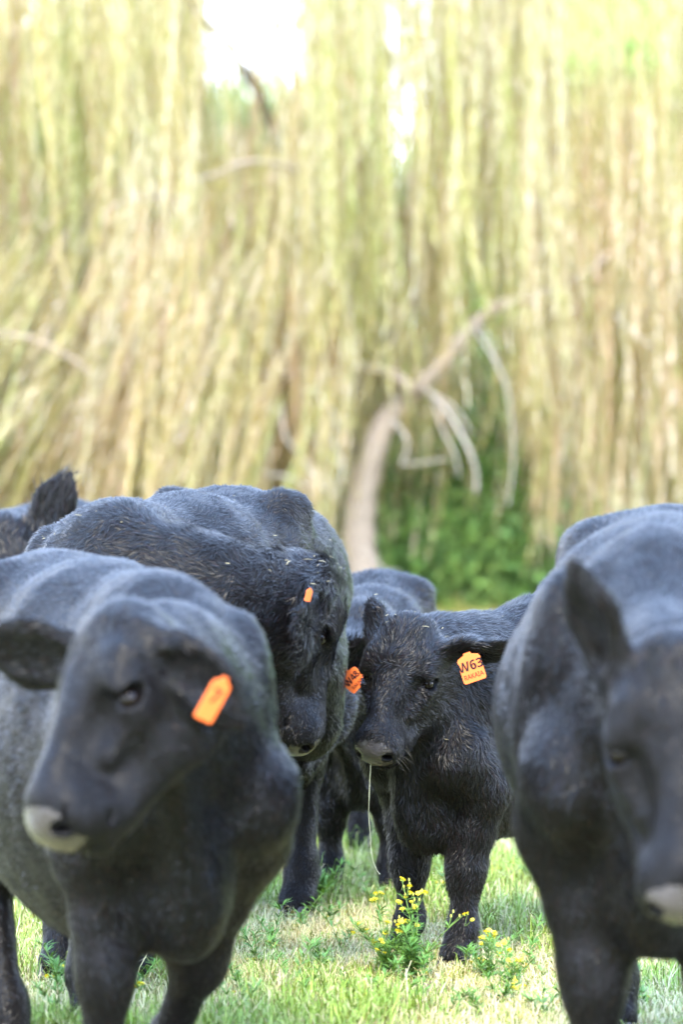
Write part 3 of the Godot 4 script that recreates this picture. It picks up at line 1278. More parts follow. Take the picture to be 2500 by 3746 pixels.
# ---------------------------------------------------------------- trees
func smooth(pts: Array, n: int) -> Array:
	var out := []
	for k in pts.size() - 1:
		var p0: Vector3 = pts[maxi(k - 1, 0)]
		var p1: Vector3 = pts[k]
		var p2: Vector3 = pts[k + 1]
		var p3: Vector3 = pts[mini(k + 2, pts.size() - 1)]
		for j in n:
			out.append(p1.cubic_interpolate(p2, p0, p3, float(j) / n))
	out.append(pts[-1])
	return out

# px: list of [x, y, depth]; radius from r0 to r1
func limb(called: String, px: Array, r0: float, r1: float, m: Material, parent: Node3D, sides := 9, nearer := 0.0) -> void:
	var pts := []
	for q in px:
		pts.append(at_px(q[0], q[1], q[2] + nearer) - parent.position)
	pts = smooth(pts, 5)
	var rad := []
	for k in pts.size():
		var t := float(k) / (pts.size() - 1)
		rad.append(lerpf(r0, r1, t) * (1.0 + 0.1 * sin(k * 2.1 + r0 * 90.0)))
	var b := Bag.new()
	b.tube(pts, rad, sides, Color.WHITE, 0.07, rng)
	part(called, array_mesh(b.v, b.n, b.i), m, parent)

func bark(called: String, c0: Color, c1: Color, sd: int) -> StandardMaterial3D:
	var m := mat(called, Color.WHITE, 0.9, 0.3)
	m.albedo_texture = noise_tex(0.03, [[0.3, c0], [0.7, c1]], sd)
	m.uv1_triplanar = true
	m.uv1_scale = Vector3(5, 1.2, 5)
	return m

# one hanging withy: a thin bending stem with narrow leaves
func withy(sd: int, length: float, leaves: int) -> ArrayMesh:
	var r := RandomNumberGenerator.new()
	r.seed = sd
	var b := Bag.new()
	var pts := []
	var sway := Vector3(r.randf_range(-0.1, 0.1), 0, r.randf_range(-0.1, 0.1))
	for k in 9:
		var t := k / 8.0
		pts.append(Vector3(0, -t * length, 0) + sway * t * t * length + Vector3(sin(t * 7.0 + sd), 0, cos(t * 6.0 + sd * 2.0)) * 0.02 * t)
	var half := []
	for k in 9:
		half.append(0.0028 * (1.0 - k / 9.0) + 0.0008)
	var stem := Color(0.42, 0.35, 0.19)
	b.ribbon(pts, half, Vector3.RIGHT, Vector3.BACK, stem, stem)
	b.ribbon(pts, half, Vector3.BACK, Vector3.RIGHT, stem, stem)
	for k in leaves:
		var t := (k + r.randf()) / leaves
		var at := t * 8.0
		var i := mini(int(at), 7)
		var p: Vector3 = pts[i].lerp(pts[i + 1], at - i)
		var a := r.randf() * TAU
		var out := Vector3(cos(a), r.randf_range(-4.5, -1.5), sin(a)).normalized()
		var l := r.randf_range(0.06, 0.12)
		var w := r.randf_range(0.0028, 0.0045)
		var side := Vector3(-sin(a), r.randf_range(-0.4, 0.4), cos(a)).normalized()
		var nn := side.cross(out).normalized()
		if nn.y < 0:
			nn = -nn
		nn = (nn + Vector3.UP * 0.9).normalized()
		var g := r.randf_range(0.8, 1.2)
		var c := Color(0.56 * g, 0.485 * g, 0.30 * g)
		var z := r.randf()
		if z < 0.2:
			c = Color(0.42 * g, 0.41 * g, 0.19 * g)
		elif z < 0.4:
			c = Color(0.56 * g, 0.47 * g, 0.33 * g)
		b.ribbon([p, p + out * l * 0.45, p + out * l], [w * 0.4, w, 0.0], side, nn, c, c)
	return bag_mesh(b)

func in_poly(x: float, y: float, poly: PackedVector2Array) -> bool:
	return Geometry2D.is_point_in_polygon(Vector2(x, y), poly)

func willow() -> void:
	var wood := bark("willow_bark", lin(0.17, 0.13, 0.10), lin(0.34, 0.28, 0.22), 31)
	var dead := bark("grey_branch", lin(0.15, 0.13, 0.105), lin(0.28, 0.25, 0.21), 32)
	var root := thing("weeping_willow", "old weeping willow with a leaning trunk and pale yellow hanging withies", "tree", on_ground(1345, 23.4))
	limb("trunk", [[1350, 2262, 23.4], [1325, 2120, 23.4], [1312, 1960, 23.4], [1330, 1790, 23.4], [1385, 1600, 23.4], [1455, 1490, 23.5], [1540, 1420, 23.5]], 0.125, 0.055, wood, root, 12, -0.1)
	var lw := [
		[[[1540, 1420, 23.5], [1640, 1310, 23.4], [1735, 1195, 23.3], [1830, 1120, 23.2], [1960, 1085, 23.1], [2120, 1020, 23.0], [2290, 890, 22.9]], 0.068, 0.03],
		[[[1520, 1435, 23.5], [1440, 1370, 23.6], [1330, 1345, 23.7], [1190, 1365, 23.7], [1010, 1375, 23.6], [840, 1340, 23.5], [650, 1330, 23.4]], 0.05, 0.018],
		[[[1305, 1350, 23.7], [1310, 1430, 23.8], [1300, 1540, 23.9], [1290, 1650, 23.9]], 0.045, 0.035],
		[[[1380, 1320, 23.8], [1450, 1230, 23.9], [1490, 1130, 24.0], [1560, 1000, 24.1], [1580, 820, 24.2], [1600, 620, 24.2]], 0.04, 0.03],
		[[[1580, 700, 24.2], [1650, 520, 24.1], [1730, 330, 24.0], [1830, 160, 23.9], [1960, 60, 23.8], [2150, -20, 23.7], [2400, -140, 23.6]], 0.045, 0.025],
		[[[1720, 395, 24.0], [1820, 410, 23.8], [1930, 470, 23.6], [2040, 560, 23.4], [2120, 700, 23.3]], 0.022, 0.01],
		[[[2080, -10, 23.7], [2190, 60, 23.6], [2250, 170, 23.5], [2270, 300, 23.4]], 0.014, 0.006],
		[[[330, 1365, 22.6], [240, 1300, 22.6], [130, 1245, 22.6], [0, 1225, 22.6], [-200, 1240, 22.5]], 0.022, 0.034],
		[[[720, 655, 23.0], [800, 635, 23.0], [870, 600, 23.0], [960, 590, 23.1], [1090, 620, 23.3]], 0.012, 0.026],
		[[[370, 785, 22.8], [440, 740, 22.8], [540, 718, 22.9], [680, 735, 23.0]], 0.012, 0.022],
	]
	for q in lw:
		limb("limb", q[0], q[1] * 0.75, q[2] * 0.75, wood, root, 9, -0.35)
	var high := bark("shaded_bark", lin(0.06, 0.048, 0.036), lin(0.13, 0.105, 0.08), 34)  # same willow bark, with shade against the bright sky put into its colour
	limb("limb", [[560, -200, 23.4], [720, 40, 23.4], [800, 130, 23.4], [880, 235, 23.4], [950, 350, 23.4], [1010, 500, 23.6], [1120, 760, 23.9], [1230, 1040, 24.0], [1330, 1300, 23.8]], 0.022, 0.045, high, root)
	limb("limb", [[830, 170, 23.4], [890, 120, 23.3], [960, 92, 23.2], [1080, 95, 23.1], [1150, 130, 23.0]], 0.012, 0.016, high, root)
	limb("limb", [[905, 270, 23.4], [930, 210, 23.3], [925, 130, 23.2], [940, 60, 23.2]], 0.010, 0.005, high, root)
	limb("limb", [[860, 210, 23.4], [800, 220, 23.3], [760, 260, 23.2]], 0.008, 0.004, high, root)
	var dw := [
		[[[1570, 1435, 23.2], [1625, 1490, 22.9], [1670, 1560, 22.8], [1715, 1640, 22.7], [1742, 1720, 22.7], [1745, 1800, 22.7]], 0.032, 0.014],
		[[[1590, 1470, 23.1], [1620, 1570, 22.9], [1665, 1660, 22.8], [1680, 1740, 22.8]], 0.02, 0.01],
		[[[1560, 1430, 23.2], [1640, 1470, 22.9], [1700, 1540, 22.8], [1725, 1590, 22.8]], 0.016, 0.008],
		[[[1735, 1200, 23.1], [1790, 1280, 22.8], [1850, 1400, 22.7], [1872, 1530, 22.7], [1878, 1700, 22.7], [1860, 1850, 22.7]], 0.02, 0.008],
		[[[1755, 1190, 23.1], [1800, 1250, 22.9], [1825, 1330, 22.9]], 0.014, 0.007],
		[[[1130, 1420, 23.4], [1190, 1470, 23.2], [1228, 1540, 23.1], [1220, 1620, 23.1], [1255, 1690, 23.0], [1240, 1780, 23.0]], 0.022, 0.012],
		[[[1030, 1480, 23.3], [1040, 1590, 23.2], [1090, 1660, 23.2], [1150, 1740, 23.1], [1180, 1790, 23.1]], 0.024, 0.026],
		[[[970, 1735, 23.0], [1050, 1745, 23.0], [1120, 1780, 23.0]], 0.018, 0.02],
		[[[1440, 1540, 23.1], [1480, 1590, 22.9], [1490, 1640, 22.9], [1470, 1700, 22.9]], 0.02, 0.012],
		[[[1330, 2000, 23.1], [1400, 2080, 22.8], [1460, 2090, 22.7]], 0.014, 0.008],
		[[[1480, 1700, 22.9], [1560, 1690, 22.9], [1640, 1680, 22.9]], 0.012, 0.01],
		[[[2250, 1150, 22.8], [2310, 1210, 22.8], [2390, 1270, 22.8]], 0.016, 0.012],
	]
	for q in dw:
		limb("dead_branch", q[0], q[1] * 0.6, q[2] * 0.6, dead, root, 7, -0.4)
	# hanging withies, in bunches
	var wm := vmat("willow_withy", 0.6, 0.3)
	wm.backlight_enabled = true
	wm.backlight = Color(1.0, 1.0, 0.75)
	var kinds := []
	for k in 8:
		kinds.append([withy(500 + k, [1.0, 1.3, 1.5, 1.7, 1.9, 2.1, 2.3, 1.2][k], [44, 56, 60, 70, 78, 84, 90, 50][k]), [], []])
	var sky_gap := PackedVector2Array([Vector2(690, 60), Vector2(770, -60), Vector2(1000, -60), Vector2(1035, 50), Vector2(1140, 10), Vector2(1190, 110), Vector2(1130, 225), Vector2(1060, 330), Vector2(1005, 345), Vector2(990, 500), Vector2(905, 450), Vector2(850, 345), Vector2(765, 310), Vector2(735, 160)])
	var pale_gap := PackedVector2Array([Vector2(1440, 180), Vector2(1580, 150), Vector2(1590, 520), Vector2(1440, 800), Vector2(1400, 560)])
	var pale_gap2 := PackedVector2Array([Vector2(1110, 480), Vector2(1230, 450), Vector2(1350, 500), Vector2(1330, 660), Vector2(1180, 700)])
	var hill_gap := PackedVector2Array([Vector2(2000, 40), Vector2(2180, -60), Vector2(2440, -60), Vector2(2440, 270), Vector2(2200, 250), Vector2(2000, 170)])
	var bush_gap := PackedVector2Array([Vector2(1360, 1880), Vector2(1640, 1760), Vector2(1740, 1450), Vector2(1900, 1560), Vector2(1960, 1800), Vector2(2060, 2080), Vector2(2080, 2300), Vector2(1380, 2300)])
	var limb_gap := PackedVector2Array([Vector2(1330, 1400), Vector2(1600, 1180), Vector2(1800, 1080), Vector2(1860, 1200), Vector2(1740, 1450), Vector2(1640, 1780), Vector2(1340, 1900), Vector2(1280, 1700)])
	var green_gap := PackedVector2Array([Vector2(60, 420), Vector2(330, 330), Vector2(560, 420), Vector2(640, 560), Vector2(420, 720), Vector2(180, 800), Vector2(40, 700)])
	var bunches := 820
	for bq in bunches:
		var x := rng.randf_range(-900, 3400)
		var y := rng.randf_range(-650, 1500)
		if rng.randf() < 0.25:
			x = rng.randf_range(-400, 1250)
			y = rng.randf_range(500, 1500)
		elif rng.randf() < 0.16:
			y = rng.randf_range(-1250, -450)
		var dep := rng.randf_range(21.9, 22.8) if rng.randf() < 0.12 else rng.randf_range(22.9, 26.8)
		# blown slantwise on the left, hanging straight on the right
		var slant := smoothstep(1500.0, 300.0, x) * smoothstep(200.0, 1100.0, y) * rng.randf_range(0.2, 0.85)
		var tone := rng.randf_range(0.88, 1.1)
		var tint := Color(tone, tone * rng.randf_range(0.92, 1.04), tone * rng.randf_range(0.75, 1.25))
		if rng.randf() < 0.13:
			tint = Color(tone * 0.78, tone * 0.92, tone * 0.66)
		elif rng.randf() < 0.2:
			tint = Color(tone * 0.95, tone * 0.78, tone * 0.85)
		var spread := rng.randf_range(70.0, 330.0)
		for sq in rng.randi_range(16, 34):
			var k := rng.randi_range(0, 7)
			var sx := x + rng.randfn(0.0, spread)
			var sy := y + rng.randf_range(-130, 130)
			var d2 := dep + rng.randf_range(-0.5, 0.5)
			var top := at_px(sx, sy, d2)
			var len: float = [1.0, 1.3, 1.5, 1.7, 1.9, 2.1, 2.3, 1.2][k]
			var sl := slant + rng.randf_range(-0.07, 0.07)
			var turn := Basis(Vector3.BACK, -sl) * Basis(Vector3.RIGHT, rng.randf_range(-0.08, 0.08)) * Basis(Vector3.UP, rng.randf() * TAU)
			var bad := false
			for j in 7:
				var pp := to_px(top + turn * Vector3(0, -len * j / 6.0, 0))
				if in_poly(pp.x, pp.y, sky_gap) and rng.randf() < 0.6:
					bad = true
				elif (in_poly(pp.x, pp.y, pale_gap) or in_poly(pp.x, pp.y, pale_gap2)) and rng.randf() < 0.30:
					bad = true
				elif in_poly(pp.x, pp.y, green_gap) and rng.randf() < 0.4:
					bad = true
				elif in_poly(pp.x, pp.y, hill_gap) and rng.randf() < 0.75:
					bad = true
				elif in_poly(pp.x, pp.y, bush_gap) and rng.randf() < 0.65:
					bad = true
				elif in_poly(pp.x, pp.y, limb_gap) and rng.randf() < (0.5 if d2 < 23.0 else 0.1):
					bad = true
			var foot := top + turn * Vector3(0, -len, 0)
			if bad or foot.y < 0.15:
				continue
			kinds[k][1].append(Transform3D(turn, top - root.position))
			var g := rng.randf_range(0.85, 1.15)
			kinds[k][2].append(Color(tint.r * g, tint.g * g, tint.b * g))
	var n := 0
	for q in kinds:
		scatter("crown", q[0], wm, q[1], q[2], root)
		n += q[1].size()
	print("withies ", n)

# a ball of leaves used for bushes and far crowns
func leaf_clump(sd: int, count: int, r: float, size: float, c: Color) -> ArrayMesh:
	var q := RandomNumberGenerator.new()
	q.seed = sd
	var b := Bag.new()
	for k in count:
		var p := Vector3(q.randfn(), q.randfn(), q.randfn()) * r * 0.55
		var out := (p.normalized() + Vector3(q.randfn(), q.randfn(), q.randfn()) * 0.6).normalized()
		var side := out.cross(Vector3(q.randfn(), q.randfn(), q.randfn())).normalized()
		var l := size * q.randf_range(0.7, 1.3)
		var nn := side.cross(out).normalized()
		if nn.y < 0:
			nn = -nn
		var g := q.randf_range(0.65, 1.35)
		b.ribbon([p, p + out * l * 0.5, p + out * l], [l * 0.12, l * 0.3, 0.0], side, nn, Color(c.r * g, c.g * g, c.b * g), Color(c.r * g, c.g * g, c.b * g))
	return bag_mesh(b)

# lobes: [px x, px y, depth, radius in metres]
func leafy(called: String, label: String, category: String, base: Vector3, lobes: Array, count: int, size: float, c: Color, sd: int, wood: Material, group := "") -> void:
	var root := thing(called, label, category, base, group)
	var m := vmat(called + "_leaf_%d" % sd, 0.5, 0.4)
	m.backlight_enabled = true
	m.backlight = Color(0.4, 0.5, 0.2)
	var pts := []
	var total := 0.0
	for l in lobes:
		total += l[3] * l[3]
	var kinds := []
	for k in 3:
		kinds.append([leaf_clump(sd + k, 34, size * 3.0, size, c), [], []])
	for l in lobes:
		var ctr := at_px(l[0], l[1], l[2]) - base
		var b := Bag.new()
		var foot := Vector3(ctr.x * 0.25, -0.05, ctr.z * 0.25)
		var mid: Vector3 = foot.lerp(ctr, 0.5) + Vector3(rng.randf_range(-0.1, 0.1), 0, rng.randf_range(-0.1, 0.1)) * l[3]
		b.tube(smooth([foot, mid, ctr], 4), [0.08, 0.075, 0.07, 0.065, 0.06, 0.055, 0.05, 0.04, 0.03].map(func(q): return q * l[3] * 0.8), 7, Color.WHITE)
		part("stem" if category == "bush" else "trunk", array_mesh(b.v, b.n, b.i), wood, root)
		for k in int(count * l[3] * l[3] / total):
			var dir := Vector3(rng.randfn(), rng.randfn(), rng.randfn()).normalized()
			var rr: float = l[3] * pow(rng.randf(), 0.4) * rng.randf_range(0.75, 1.12)
			var p := ctr + Vector3(dir.x, dir.y * 0.85, dir.z) * rr
			if p.y < 0.03:
				continue
			var kk := rng.randi_range(0, 2)
			kinds[kk][1].append(Transform3D(Basis.from_euler(Vector3(rng.randf() * TAU, rng.randf() * TAU, 0)).scaled(Vector3.ONE * rng.randf_range(0.7, 1.3)), p))
			var g := rng.randf_range(0.4, 1.5)
			kinds[kk][2].append(Color(g * rng.randf_range(0.85, 1.2), g, g * rng.randf_range(0.8, 1.2)))
	for q in kinds:
		scatter("crown" if category != "bush" else "foliage", q[0], m, q[1], q[2], root)

func woods() -> void:
	var wood: Material = mats.willow_bark
	leafy("leafy_bush", "dark green leafy bush behind the willow trunk", "bush", on_ground(1730, 24.4),
		[[1480, 2150, 24.3, 0.36], [1600, 2130, 24.6, 0.42], [1740, 2120, 24.3, 0.42], [1880, 2140, 24.4, 0.42], [2020, 2150, 24.3, 0.40], [1690, 1940, 24.9, 0.44], [1850, 1950, 24.9, 0.42], [1560, 1960, 25.1, 0.36], [2060, 2030, 24.9, 0.33]], 2600, 0.06, Color(0.15, 0.26, 0.07), 900, wood)
	leafy("leafy_bush", "taller green bush behind the willow, under its right limb", "bush", on_ground(1800, 29.0),
		[[1750, 1560, 29.0, 0.6], [1860, 1700, 29.0, 0.55], [1640, 1700, 29.2, 0.55], [1550, 1560, 29.6, 0.5], [1820, 1400, 29.4, 0.45]], 1500, 0.07, Color(0.16, 0.27, 0.06), 920, wood)
	leafy("leafy_bush", "small green bush left of the willow trunk", "bush", on_ground(1060, 27.0),
		[[1050, 1880, 27.0, 0.35], [1130, 1960, 26.8, 0.3], [980, 1980, 26.9, 0.3]], 500, 0.06, Color(0.15, 0.26, 0.07), 940, wood)
	var far := [
		["green tree far behind the left withies, tallest of its row", on_ground(260, 52.0), [[120, 520, 52, 1.6], [330, 480, 51, 1.7], [250, 760, 52, 1.6], [60, 800, 51, 1.4], [420, 720, 52, 1.3]], Color(0.13, 0.22, 0.04)],
		["bluish green tree far behind, beneath the gap of open sky", on_ground(900, 60.0), [[800, 700, 60, 1.7], [960, 640, 60, 1.5], [1060, 780, 60, 1.7], [700, 820, 60, 1.4]], Color(0.10, 0.19, 0.07)],
		["yellowish green tree far behind the left edge of the willow", on_ground(-350, 50.0), [[-300, 500, 50, 1.9], [-480, 700, 50, 1.7], [-150, 820, 50, 1.5], [-350, 280, 50, 1.4]], Color(0.17, 0.24, 0.05)],
		["olive green tree on the foot of the hill, behind the right withies", on_ground(2300, 58.0), [[2250, 560, 58, 1.6], [2420, 700, 58, 1.7], [2100, 720, 58, 1.4], [2500, 480, 58, 1.3]], Color(0.15, 0.22, 0.05)],
	]
	var k := 0
	for q in far:
		leafy("far_tree", q[0], "tree", q[1], q[2], 1100, 0.16, q[3], 960 + 7 * k, wood, "trees far behind the willow")
		k += 1
	# the pale trunk at the right
	var pale := bark("pale_bark", lin(0.30, 0.26, 0.23), lin(0.48, 0.43, 0.39), 33)
	var pt := thing("pale_tree", "tree with a straight pale trunk behind the willow's right side", "tree", on_ground(2420, 27.0))
	limb("trunk", [[2440, 2080, 27.0], [2450, 1500, 27.0], [2440, 900, 27.0], [2455, 400, 27.0], [2475, 150, 27.0], [2500, -150, 27.0], [2520, -500, 27.0]], 0.10, 0.065, pale, pt)
	limb("limb", [[2450, 620, 27.0], [2380, 590, 26.9], [2200, 560, 26.7], [1950, 520, 26.6]], 0.03, 0.012, pale, pt)
	limb("limb", [[2500, 140, 26.9], [2440, 60, 26.8], [2330, -40, 26.8], [2250, -120, 26.8]], 0.025, 0.012, pale, pt)
# ---------------------------------------------------------------- flowering weeds and litter on the ground
var petals: ArrayMesh
var bud: ArrayMesh
var leafs := []

func flower_meshes() -> void:
	var b := Bag.new()
	var y := Color(0.85, 0.70, 0.06)
	for ring in 2:
		for k in 10:
			var a := TAU * (k + 0.5 * ring) / 10.0
			var d := Vector3(cos(a), 0.25 + 0.5 * ring, sin(a)).normalized()
			var side := Vector3(-sin(a), 0, cos(a))
			b.ribbon([Vector3.ZERO, d * 0.0055, d * 0.010], [0.0010, 0.0020, 0.0], side, (Vector3.UP + d * 0.3).normalized(), y, y)
	b.tube([Vector3(0, -0.006, 0), Vector3(0, -0.002, 0), Vector3(0, 0.002, 0)], [0.0015, 0.0035, 0.003], 6, Color(0.35, 0.40, 0.05))
	petals = bag_mesh(b)
	var c := Bag.new()
	c.tube([Vector3(0, -0.004, 0), Vector3(0, 0.0, 0), Vector3(0, 0.004, 0)], [0.0012, 0.0030, 0.0018], 6, Color(0.45, 0.45, 0.10))
	bud = bag_mesh(c)

# a spray of narrow leaves
func leaf_spray(sd: int) -> ArrayMesh:
	var r := RandomNumberGenerator.new()
	r.seed = sd
	var b := Bag.new()
	for k in 9:
		var a := r.randf() * TAU
		var d := Vector3(cos(a), r.randf_range(0.1, 1.0), sin(a)).normalized()
		var side := Vector3(-sin(a), r.randf_range(-0.3, 0.3), cos(a)).normalized()
		var l := r.randf_range(0.022, 0.045)
		var g := r.randf_range(0.75, 1.25)
		var c := Color(0.13 * g, 0.26 * g, 0.05 * g)
		b.ribbon([Vector3.ZERO, d * l * 0.5, d * l + Vector3.DOWN * l * 0.12], [0.0008, 0.0022, 0.0], side, (Vector3.UP + d * 0.4).normalized(), c, c)
	return bag_mesh(b)

# tips: pixels where flower heads show; bushy: how many leafy side stems
func weed(label: String, x: float, y: float, tips: Array, bushy: int, group := "", seedy := 0) -> void:
	var base := ground_px(x, y)
	var root := thing("yellow_weed", label, "weed", base, group)
	var dep := to_px(base).z
	var stem := Bag.new()
	var col := Color(0.16, 0.26, 0.06)
	var leaf_at := []
	for t in tips:
		var tip := at_px(t[0], t[1], dep + rng.randf_range(-0.05, 0.05)) - base
		var mid := Vector3(tip.x * 0.3, tip.y * 0.55, tip.z * 0.3)
		var pts := smooth([Vector3.ZERO, mid, tip], 4)
		var rad := []
		for k in pts.size():
			rad.append(0.0018 - 0.0011 * k / (pts.size() - 1))
		stem.tube(pts, rad, 5, col)
		for k in range(1, pts.size() - 2):
			leaf_at.append(pts[k])
		var heads := rng.randi_range(3, 5)
		for k in heads:
			var off := Vector3(rng.randf_range(-0.026, 0.026), rng.randf_range(-0.03, 0.004), rng.randf_range(-0.015, 0.015))
			if k == 0:
				off = Vector3.ZERO
			else:
				stem.tube([tip + Vector3(off.x * 0.2, -0.03, off.z * 0.2), tip + off], [0.0006, 0.0005], 4, col)
			var f := part("flower", petals, mats.weed, root)
			f.transform = Transform3D(Basis.from_euler(Vector3(rng.randf_range(0.0, 0.9), rng.randf() * TAU, 0)).scaled(Vector3.ONE * rng.randf_range(0.7, 1.05)), tip + off)
		if seedy > 0:
			for k in seedy:
				var p: Vector3 = pts[pts.size() - 2] + Vector3(rng.randf_range(-0.02, 0.02), rng.randf_range(0.0, 0.03), 0)
				stem.tube([pts[pts.size() - 3], p], [0.0006, 0.0005], 4, col)
				part("bud", bud, mats.weed, root).position = p
	for k in bushy:
		var a := rng.randf() * TAU
		var h := rng.randf_range(0.05, 0.17)
		var tip := Vector3(cos(a) * h * 0.6, h, sin(a) * h * 0.6)
		var pts := smooth([Vector3.ZERO, Vector3(tip.x * 0.35, h * 0.55, tip.z * 0.35), tip], 3)
		stem.tube(pts, pts.map(func(_q): return 0.001), 4, col)
		for j in range(1, pts.size()):
			leaf_at.append(pts[j])
	part("stem", bag_mesh(stem), mats.weed, root)
	for p in leaf_at:
		var lf := part("leaf_spray", leafs[rng.randi_range(0, 3)], mats.weed, root)
		lf.transform = Transform3D(Basis(Vector3.UP, rng.randf() * TAU).scaled(Vector3.ONE * rng.randf_range(0.7, 1.25)), p)

func weeds() -> void:
	var m := vmat("weed", 0.55, 0.35)
	m.backlight_enabled = true
	m.backlight = Color(0.5, 0.5, 0.25)
	flower_meshes()
	for k in 4:
		leafs.append(leaf_spray(700 + k))
	weed("tall bushy weed with yellow flowers and white seed heads in front of the calf's forefeet", 1525, 3610, [[1470, 3215], [1485, 3285], [1530, 3270], [1500, 3370], [1465, 3370], [1560, 3560], [1700, 3345]], 26, "", 3)
	weed("branching yellow-flowered weed beside the bushy weed, leaning away from the calf", 1420, 3590, [[1310, 3380], [1400, 3450], [1415, 3495], [1395, 3440], [1420, 3375], [1375, 3270]], 12)
	weed("slender weed with a pair of round yellow flower heads beside the calf's forefoot", 1790, 3600, [[1768, 3428], [1810, 3415], [1790, 3405], [1750, 3510]], 5)
	weed("thin weed with yellow flowers and pale seed heads beside a curl of dead grass", 1875, 3640, [[1845, 3450], [1892, 3512], [1885, 3590]], 4, "", 3)
	weed("green leafy weed with yellow buds beside the W48 calf's foreleg", 1150, 3330, [[1135, 3150], [1065, 3160]], 18)
	var low := [
		["low yellow flower in the grass before the flat cow pat", 1545, 3700, [[1540, 3655], [1560, 3668]]],
		["lone yellow-flowered weed in the open grass beside the sleek cow's foreleg", 1000, 3480, [[985, 3445]]],
		["low yellow flower beside the small lump of dung", 1830, 3690, [[1880, 3600]]],
		["small yellow flower beside the upright dead leaf", 1075, 3640, [[1080, 3610]]],
		["pair of small yellow flowers between the W48 calf's foreleg and the bushy weed", 1180, 3560, [[1165, 3530], [1180, 3525]]],
		["yellow-flowered weed at the muddy hoof seen behind the sleek cow's foreleg", 215, 3640, [[225, 3535], [200, 3575]]],
		["yellow flowers at the hoof seen between the sleek cow's forelegs", 495, 3660, [[490, 3610], [510, 3600]]],
		["yellow flower in the grass between the sleek cow's hind leg and foreleg", 200, 3745, [[205, 3700]]],
		["yellow flowers in the grass behind the W63 calf's legs", 1900, 3250, [[1905, 3195], [1860, 3180]]],
		["yellow flower between the large cow's forelegs", 2360, 3700, [[2350, 3650]]],
		["yellow flower standing between the W63 calf's forelegs", 1640, 3330, [[1625, 3230]]],
		["yellow flowers at the W48 calf's inner hoof", 1370, 3330, [[1370, 3300], [1395, 3290]]],
		["yellow flower in the grass beside the large cow's foreleg", 1990, 3740, [[1975, 3702], [2000, 3710]]],
	]
	for q in low:
		weed(q[0], q[1], q[2], q[3], 3, "low yellow flowers scattered in the grass")
	var same := "tiny yellow flower alone in the straw-coloured grass"
	for q in [[1100, 3420, [[1090, 3385]]], [1250, 3480, [[1240, 3440]]], [940, 3545, [[930, 3510]]], [1350, 3700, [[1345, 3668]]], [1650, 3730, [[1640, 3700]]], [1760, 3745, [[1752, 3715]]], [1130, 3690, [[1120, 3660]]], [1040, 3350, [[1030, 3320]]], [1930, 3560, [[1925, 3530]]], [700, 3650, [[690, 3620]]], [1210, 3390, [[1200, 3360]]], [880, 3660, [[880, 3625]]], [870, 3740, [[868, 3705]]], [1280, 3700, [[1262, 3672]]], [760, 3560, [[742, 3520]]]]:
		weed(same, q[0], q[1], q[2], 2, "tiny yellow flowers in the straw-coloured grass")

func litter() -> void:
	var dm := mat("dung", Color.WHITE, 0.9, 0.3)
	dm.albedo_texture = noise_tex(0.05, [[0.3, lin(0.05, 0.032, 0.022)], [0.7, lin(0.15, 0.10, 0.075)]], 44)
	dm.uv1_triplanar = true
	dm.uv1_scale = Vector3.ONE * 6.0
	var nz := FastNoiseLite.new()
	nz.seed = 3
	nz.frequency = 14.0
	for q in [["flat brown cow pat in the grass before the bushy weed", 1575, 3640, 0.105, 0.075, 0.035], ["small dark lump of dung in the grass", 1905, 3640, 0.024, 0.02, 0.022]]:
		var b := Bag.new()
		for j in 9:
			for i in 18:
				var a := TAU * i / 18.0
				var r := j / 8.0
				var wob := 1.0 + 0.35 * nz.get_noise_2d(cos(a) * 0.1 + q[3], sin(a) * 0.1)
				var x: float = cos(a) * r * q[3] * wob
				var z: float = sin(a) * r * q[4] * wob
				var y: float = q[5] * (1.0 - pow(r, 3.0)) * (1.0 + 0.7 * nz.get_noise_2d(x * 2.0, z * 2.0)) - 0.006
				b.vert(Vector3(x, y, z), Vector3.UP, Color.WHITE)
		for j in 8:
			for i in 18:
				var p := j * 18 + i
				var s := j * 18 + (i + 1) % 18
				b.tri(p, s + 18, s)
				b.tri(p, p + 18, s + 18)
		var st := SurfaceTool.new()
		st.create_from(array_mesh(b.v, b.n, b.i), 0)
		st.generate_normals()
		var o := part(numbered("cow_pat"), st.commit(), dm, self)
		o.position = ground_px(q[1], q[2])
		tag(o, q[0], "dung")
	# a dead leaf standing in the grass
	var lb := Bag.new()
	var lc := Color(0.42, 0.33, 0.22)
	lb.ribbon([Vector3.ZERO, Vector3(0, 0.012, 0.002), Vector3(0.002, 0.028, 0.004), Vector3(0.001, 0.042, 0.001), Vector3(0, 0.05, -0.004)], [0.002, 0.011, 0.014, 0.009, 0.0], Vector3.RIGHT, Vector3(0, 0.5, 0.8).normalized(), lc, lc)
	var lo := part("dead_leaf", bag_mesh(lb), mats.straw, self)
	lo.position = ground_px(1030, 3625) + Vector3.UP * 0.01
	tag(lo, "single pale dead leaf standing upright in the grass", "leaf")
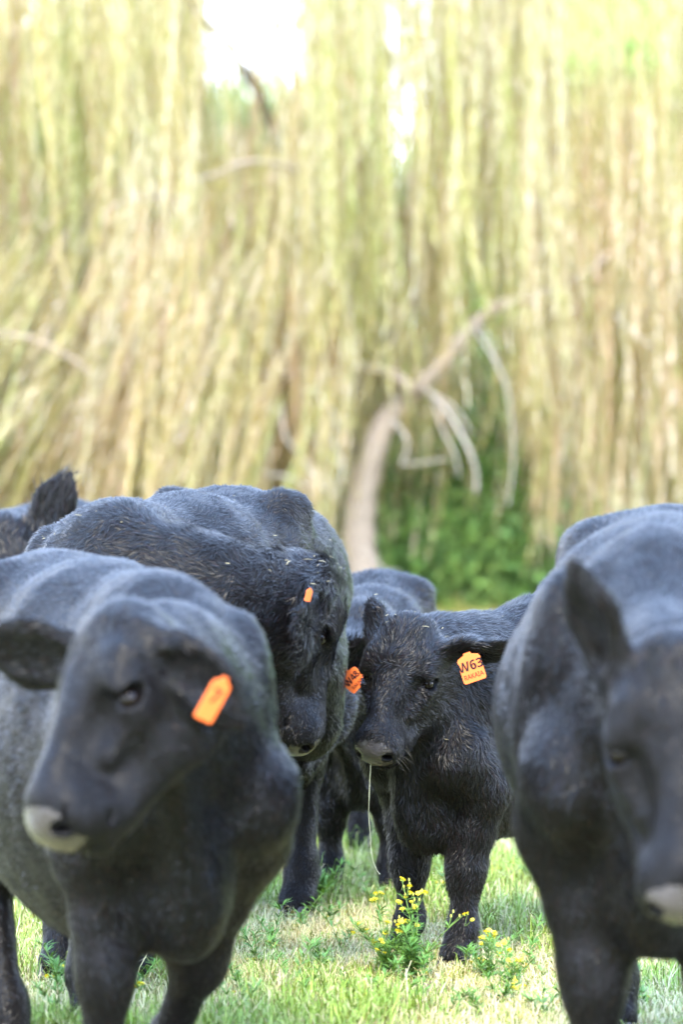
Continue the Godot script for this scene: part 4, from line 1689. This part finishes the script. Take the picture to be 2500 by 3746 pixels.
# ---------------------------------------------------------------- scene
func _ready() -> void:
	t0 = Time.get_ticks_msec()
	rng.seed = 20240611
	# camera
	var cam := Camera3D.new()
	cam.name = "camera"
	var at := CameraAttributesPhysical.new()
	at.frustum_focal_length = F / 3746.0 * 24.0
	at.frustum_focus_distance = 10.5
	at.exposure_aperture = 1.4
	at.frustum_near = 0.1
	at.frustum_far = 1500.0
	cam.attributes = at
	cam.position = Vector3(0, CAM_H, 0)
	cam.rotation = Vector3(PITCH, 0, 0)
	add_child(cam)
	cam.current = true
	# sky
	var env := Environment.new()
	env.background_mode = Environment.BG_SKY
	var sm := ProceduralSkyMaterial.new()
	sm.sky_top_color = Color(0.62, 0.76, 0.98)
	sm.sky_horizon_color = Color(0.95, 0.97, 1.0)
	sm.sky_curve = 0.25
	sm.ground_bottom_color = Color(0.28, 0.32, 0.16)
	sm.ground_horizon_color = Color(0.6, 0.65, 0.5)
	sm.sun_angle_max = 20.0
	var sky := Sky.new()
	sky.sky_material = sm
	env.sky = sky
	env.background_energy_multiplier = 2.2
	env.tonemap_mode = Environment.TONE_MAPPER_LINEAR
	env.tonemap_exposure = 5.4
	env.sdfgi_enabled = true
	env.ssao_enabled = true
	env.ssil_enabled = true
	var we := WorldEnvironment.new()
	we.environment = env
	add_child(we)
	# sun
	var sun := DirectionalLight3D.new()
	sun.name = "sun"
	sun.light_color = Color(1.0, 0.96, 0.88)
	sun.light_energy = 0.6
	sun.light_angular_distance = 14.0
	sun.shadow_enabled = true
	add_child(sun)
	sun.look_at_from_position(Vector3(-0.2, 1.0, 0.7) * 30.0, Vector3.ZERO)
	materials()
	land()
	willow()
	woods()
	herd()
	grass()
	weeds()
	litter()
	print("built in ", Time.get_ticks_msec() - t0, " ms")

func materials() -> void:
	mat("hide", lin(0.005, 0.0045, 0.0045), 0.5, 0.2)
	var fur := vmat("fur", 0.40, 0.30)
	fur.rim_enabled = true
	fur.rim = 0.05
	fur.rim_tint = 0.0
	var nose := mat("nose", lin(0.032, 0.024, 0.022), 0.26, 0.5)
	nose.clearcoat_enabled = true
	nose.clearcoat = 0.25
	nose.clearcoat_roughness = 0.25
	nose.heightmap_enabled = true
	nose.heightmap_texture = noise_tex(0.06, [[0.35, Color.BLACK], [0.6, Color.WHITE]], 61, 2, 256)
	nose.heightmap_scale = 0.12
	nose.uv1_triplanar = true
	nose.uv1_scale = Vector3.ONE * 12.0
	var dark: StandardMaterial3D = nose.duplicate()
	dark.resource_name = "dark_nose"
	dark.albedo_color = lin(0.020, 0.016, 0.015)
	dark.metallic_specular = 0.42
	mats.dark_nose = dark
	mat("eye", lin(0.006, 0.0035, 0.0025), 0.06, 0.32)
	mat("tag", lin(0.80, 0.15, 0.03), 0.5, 0.35)
	mat("saliva", lin(0.3, 0.3, 0.2), 0.1, 0.6)
	vmat("straw", 0.7, 0.2)
	vmat("hoof", 0.5)
	mat("ink", lin(0.012, 0.012, 0.014), 0.8, 0.2)
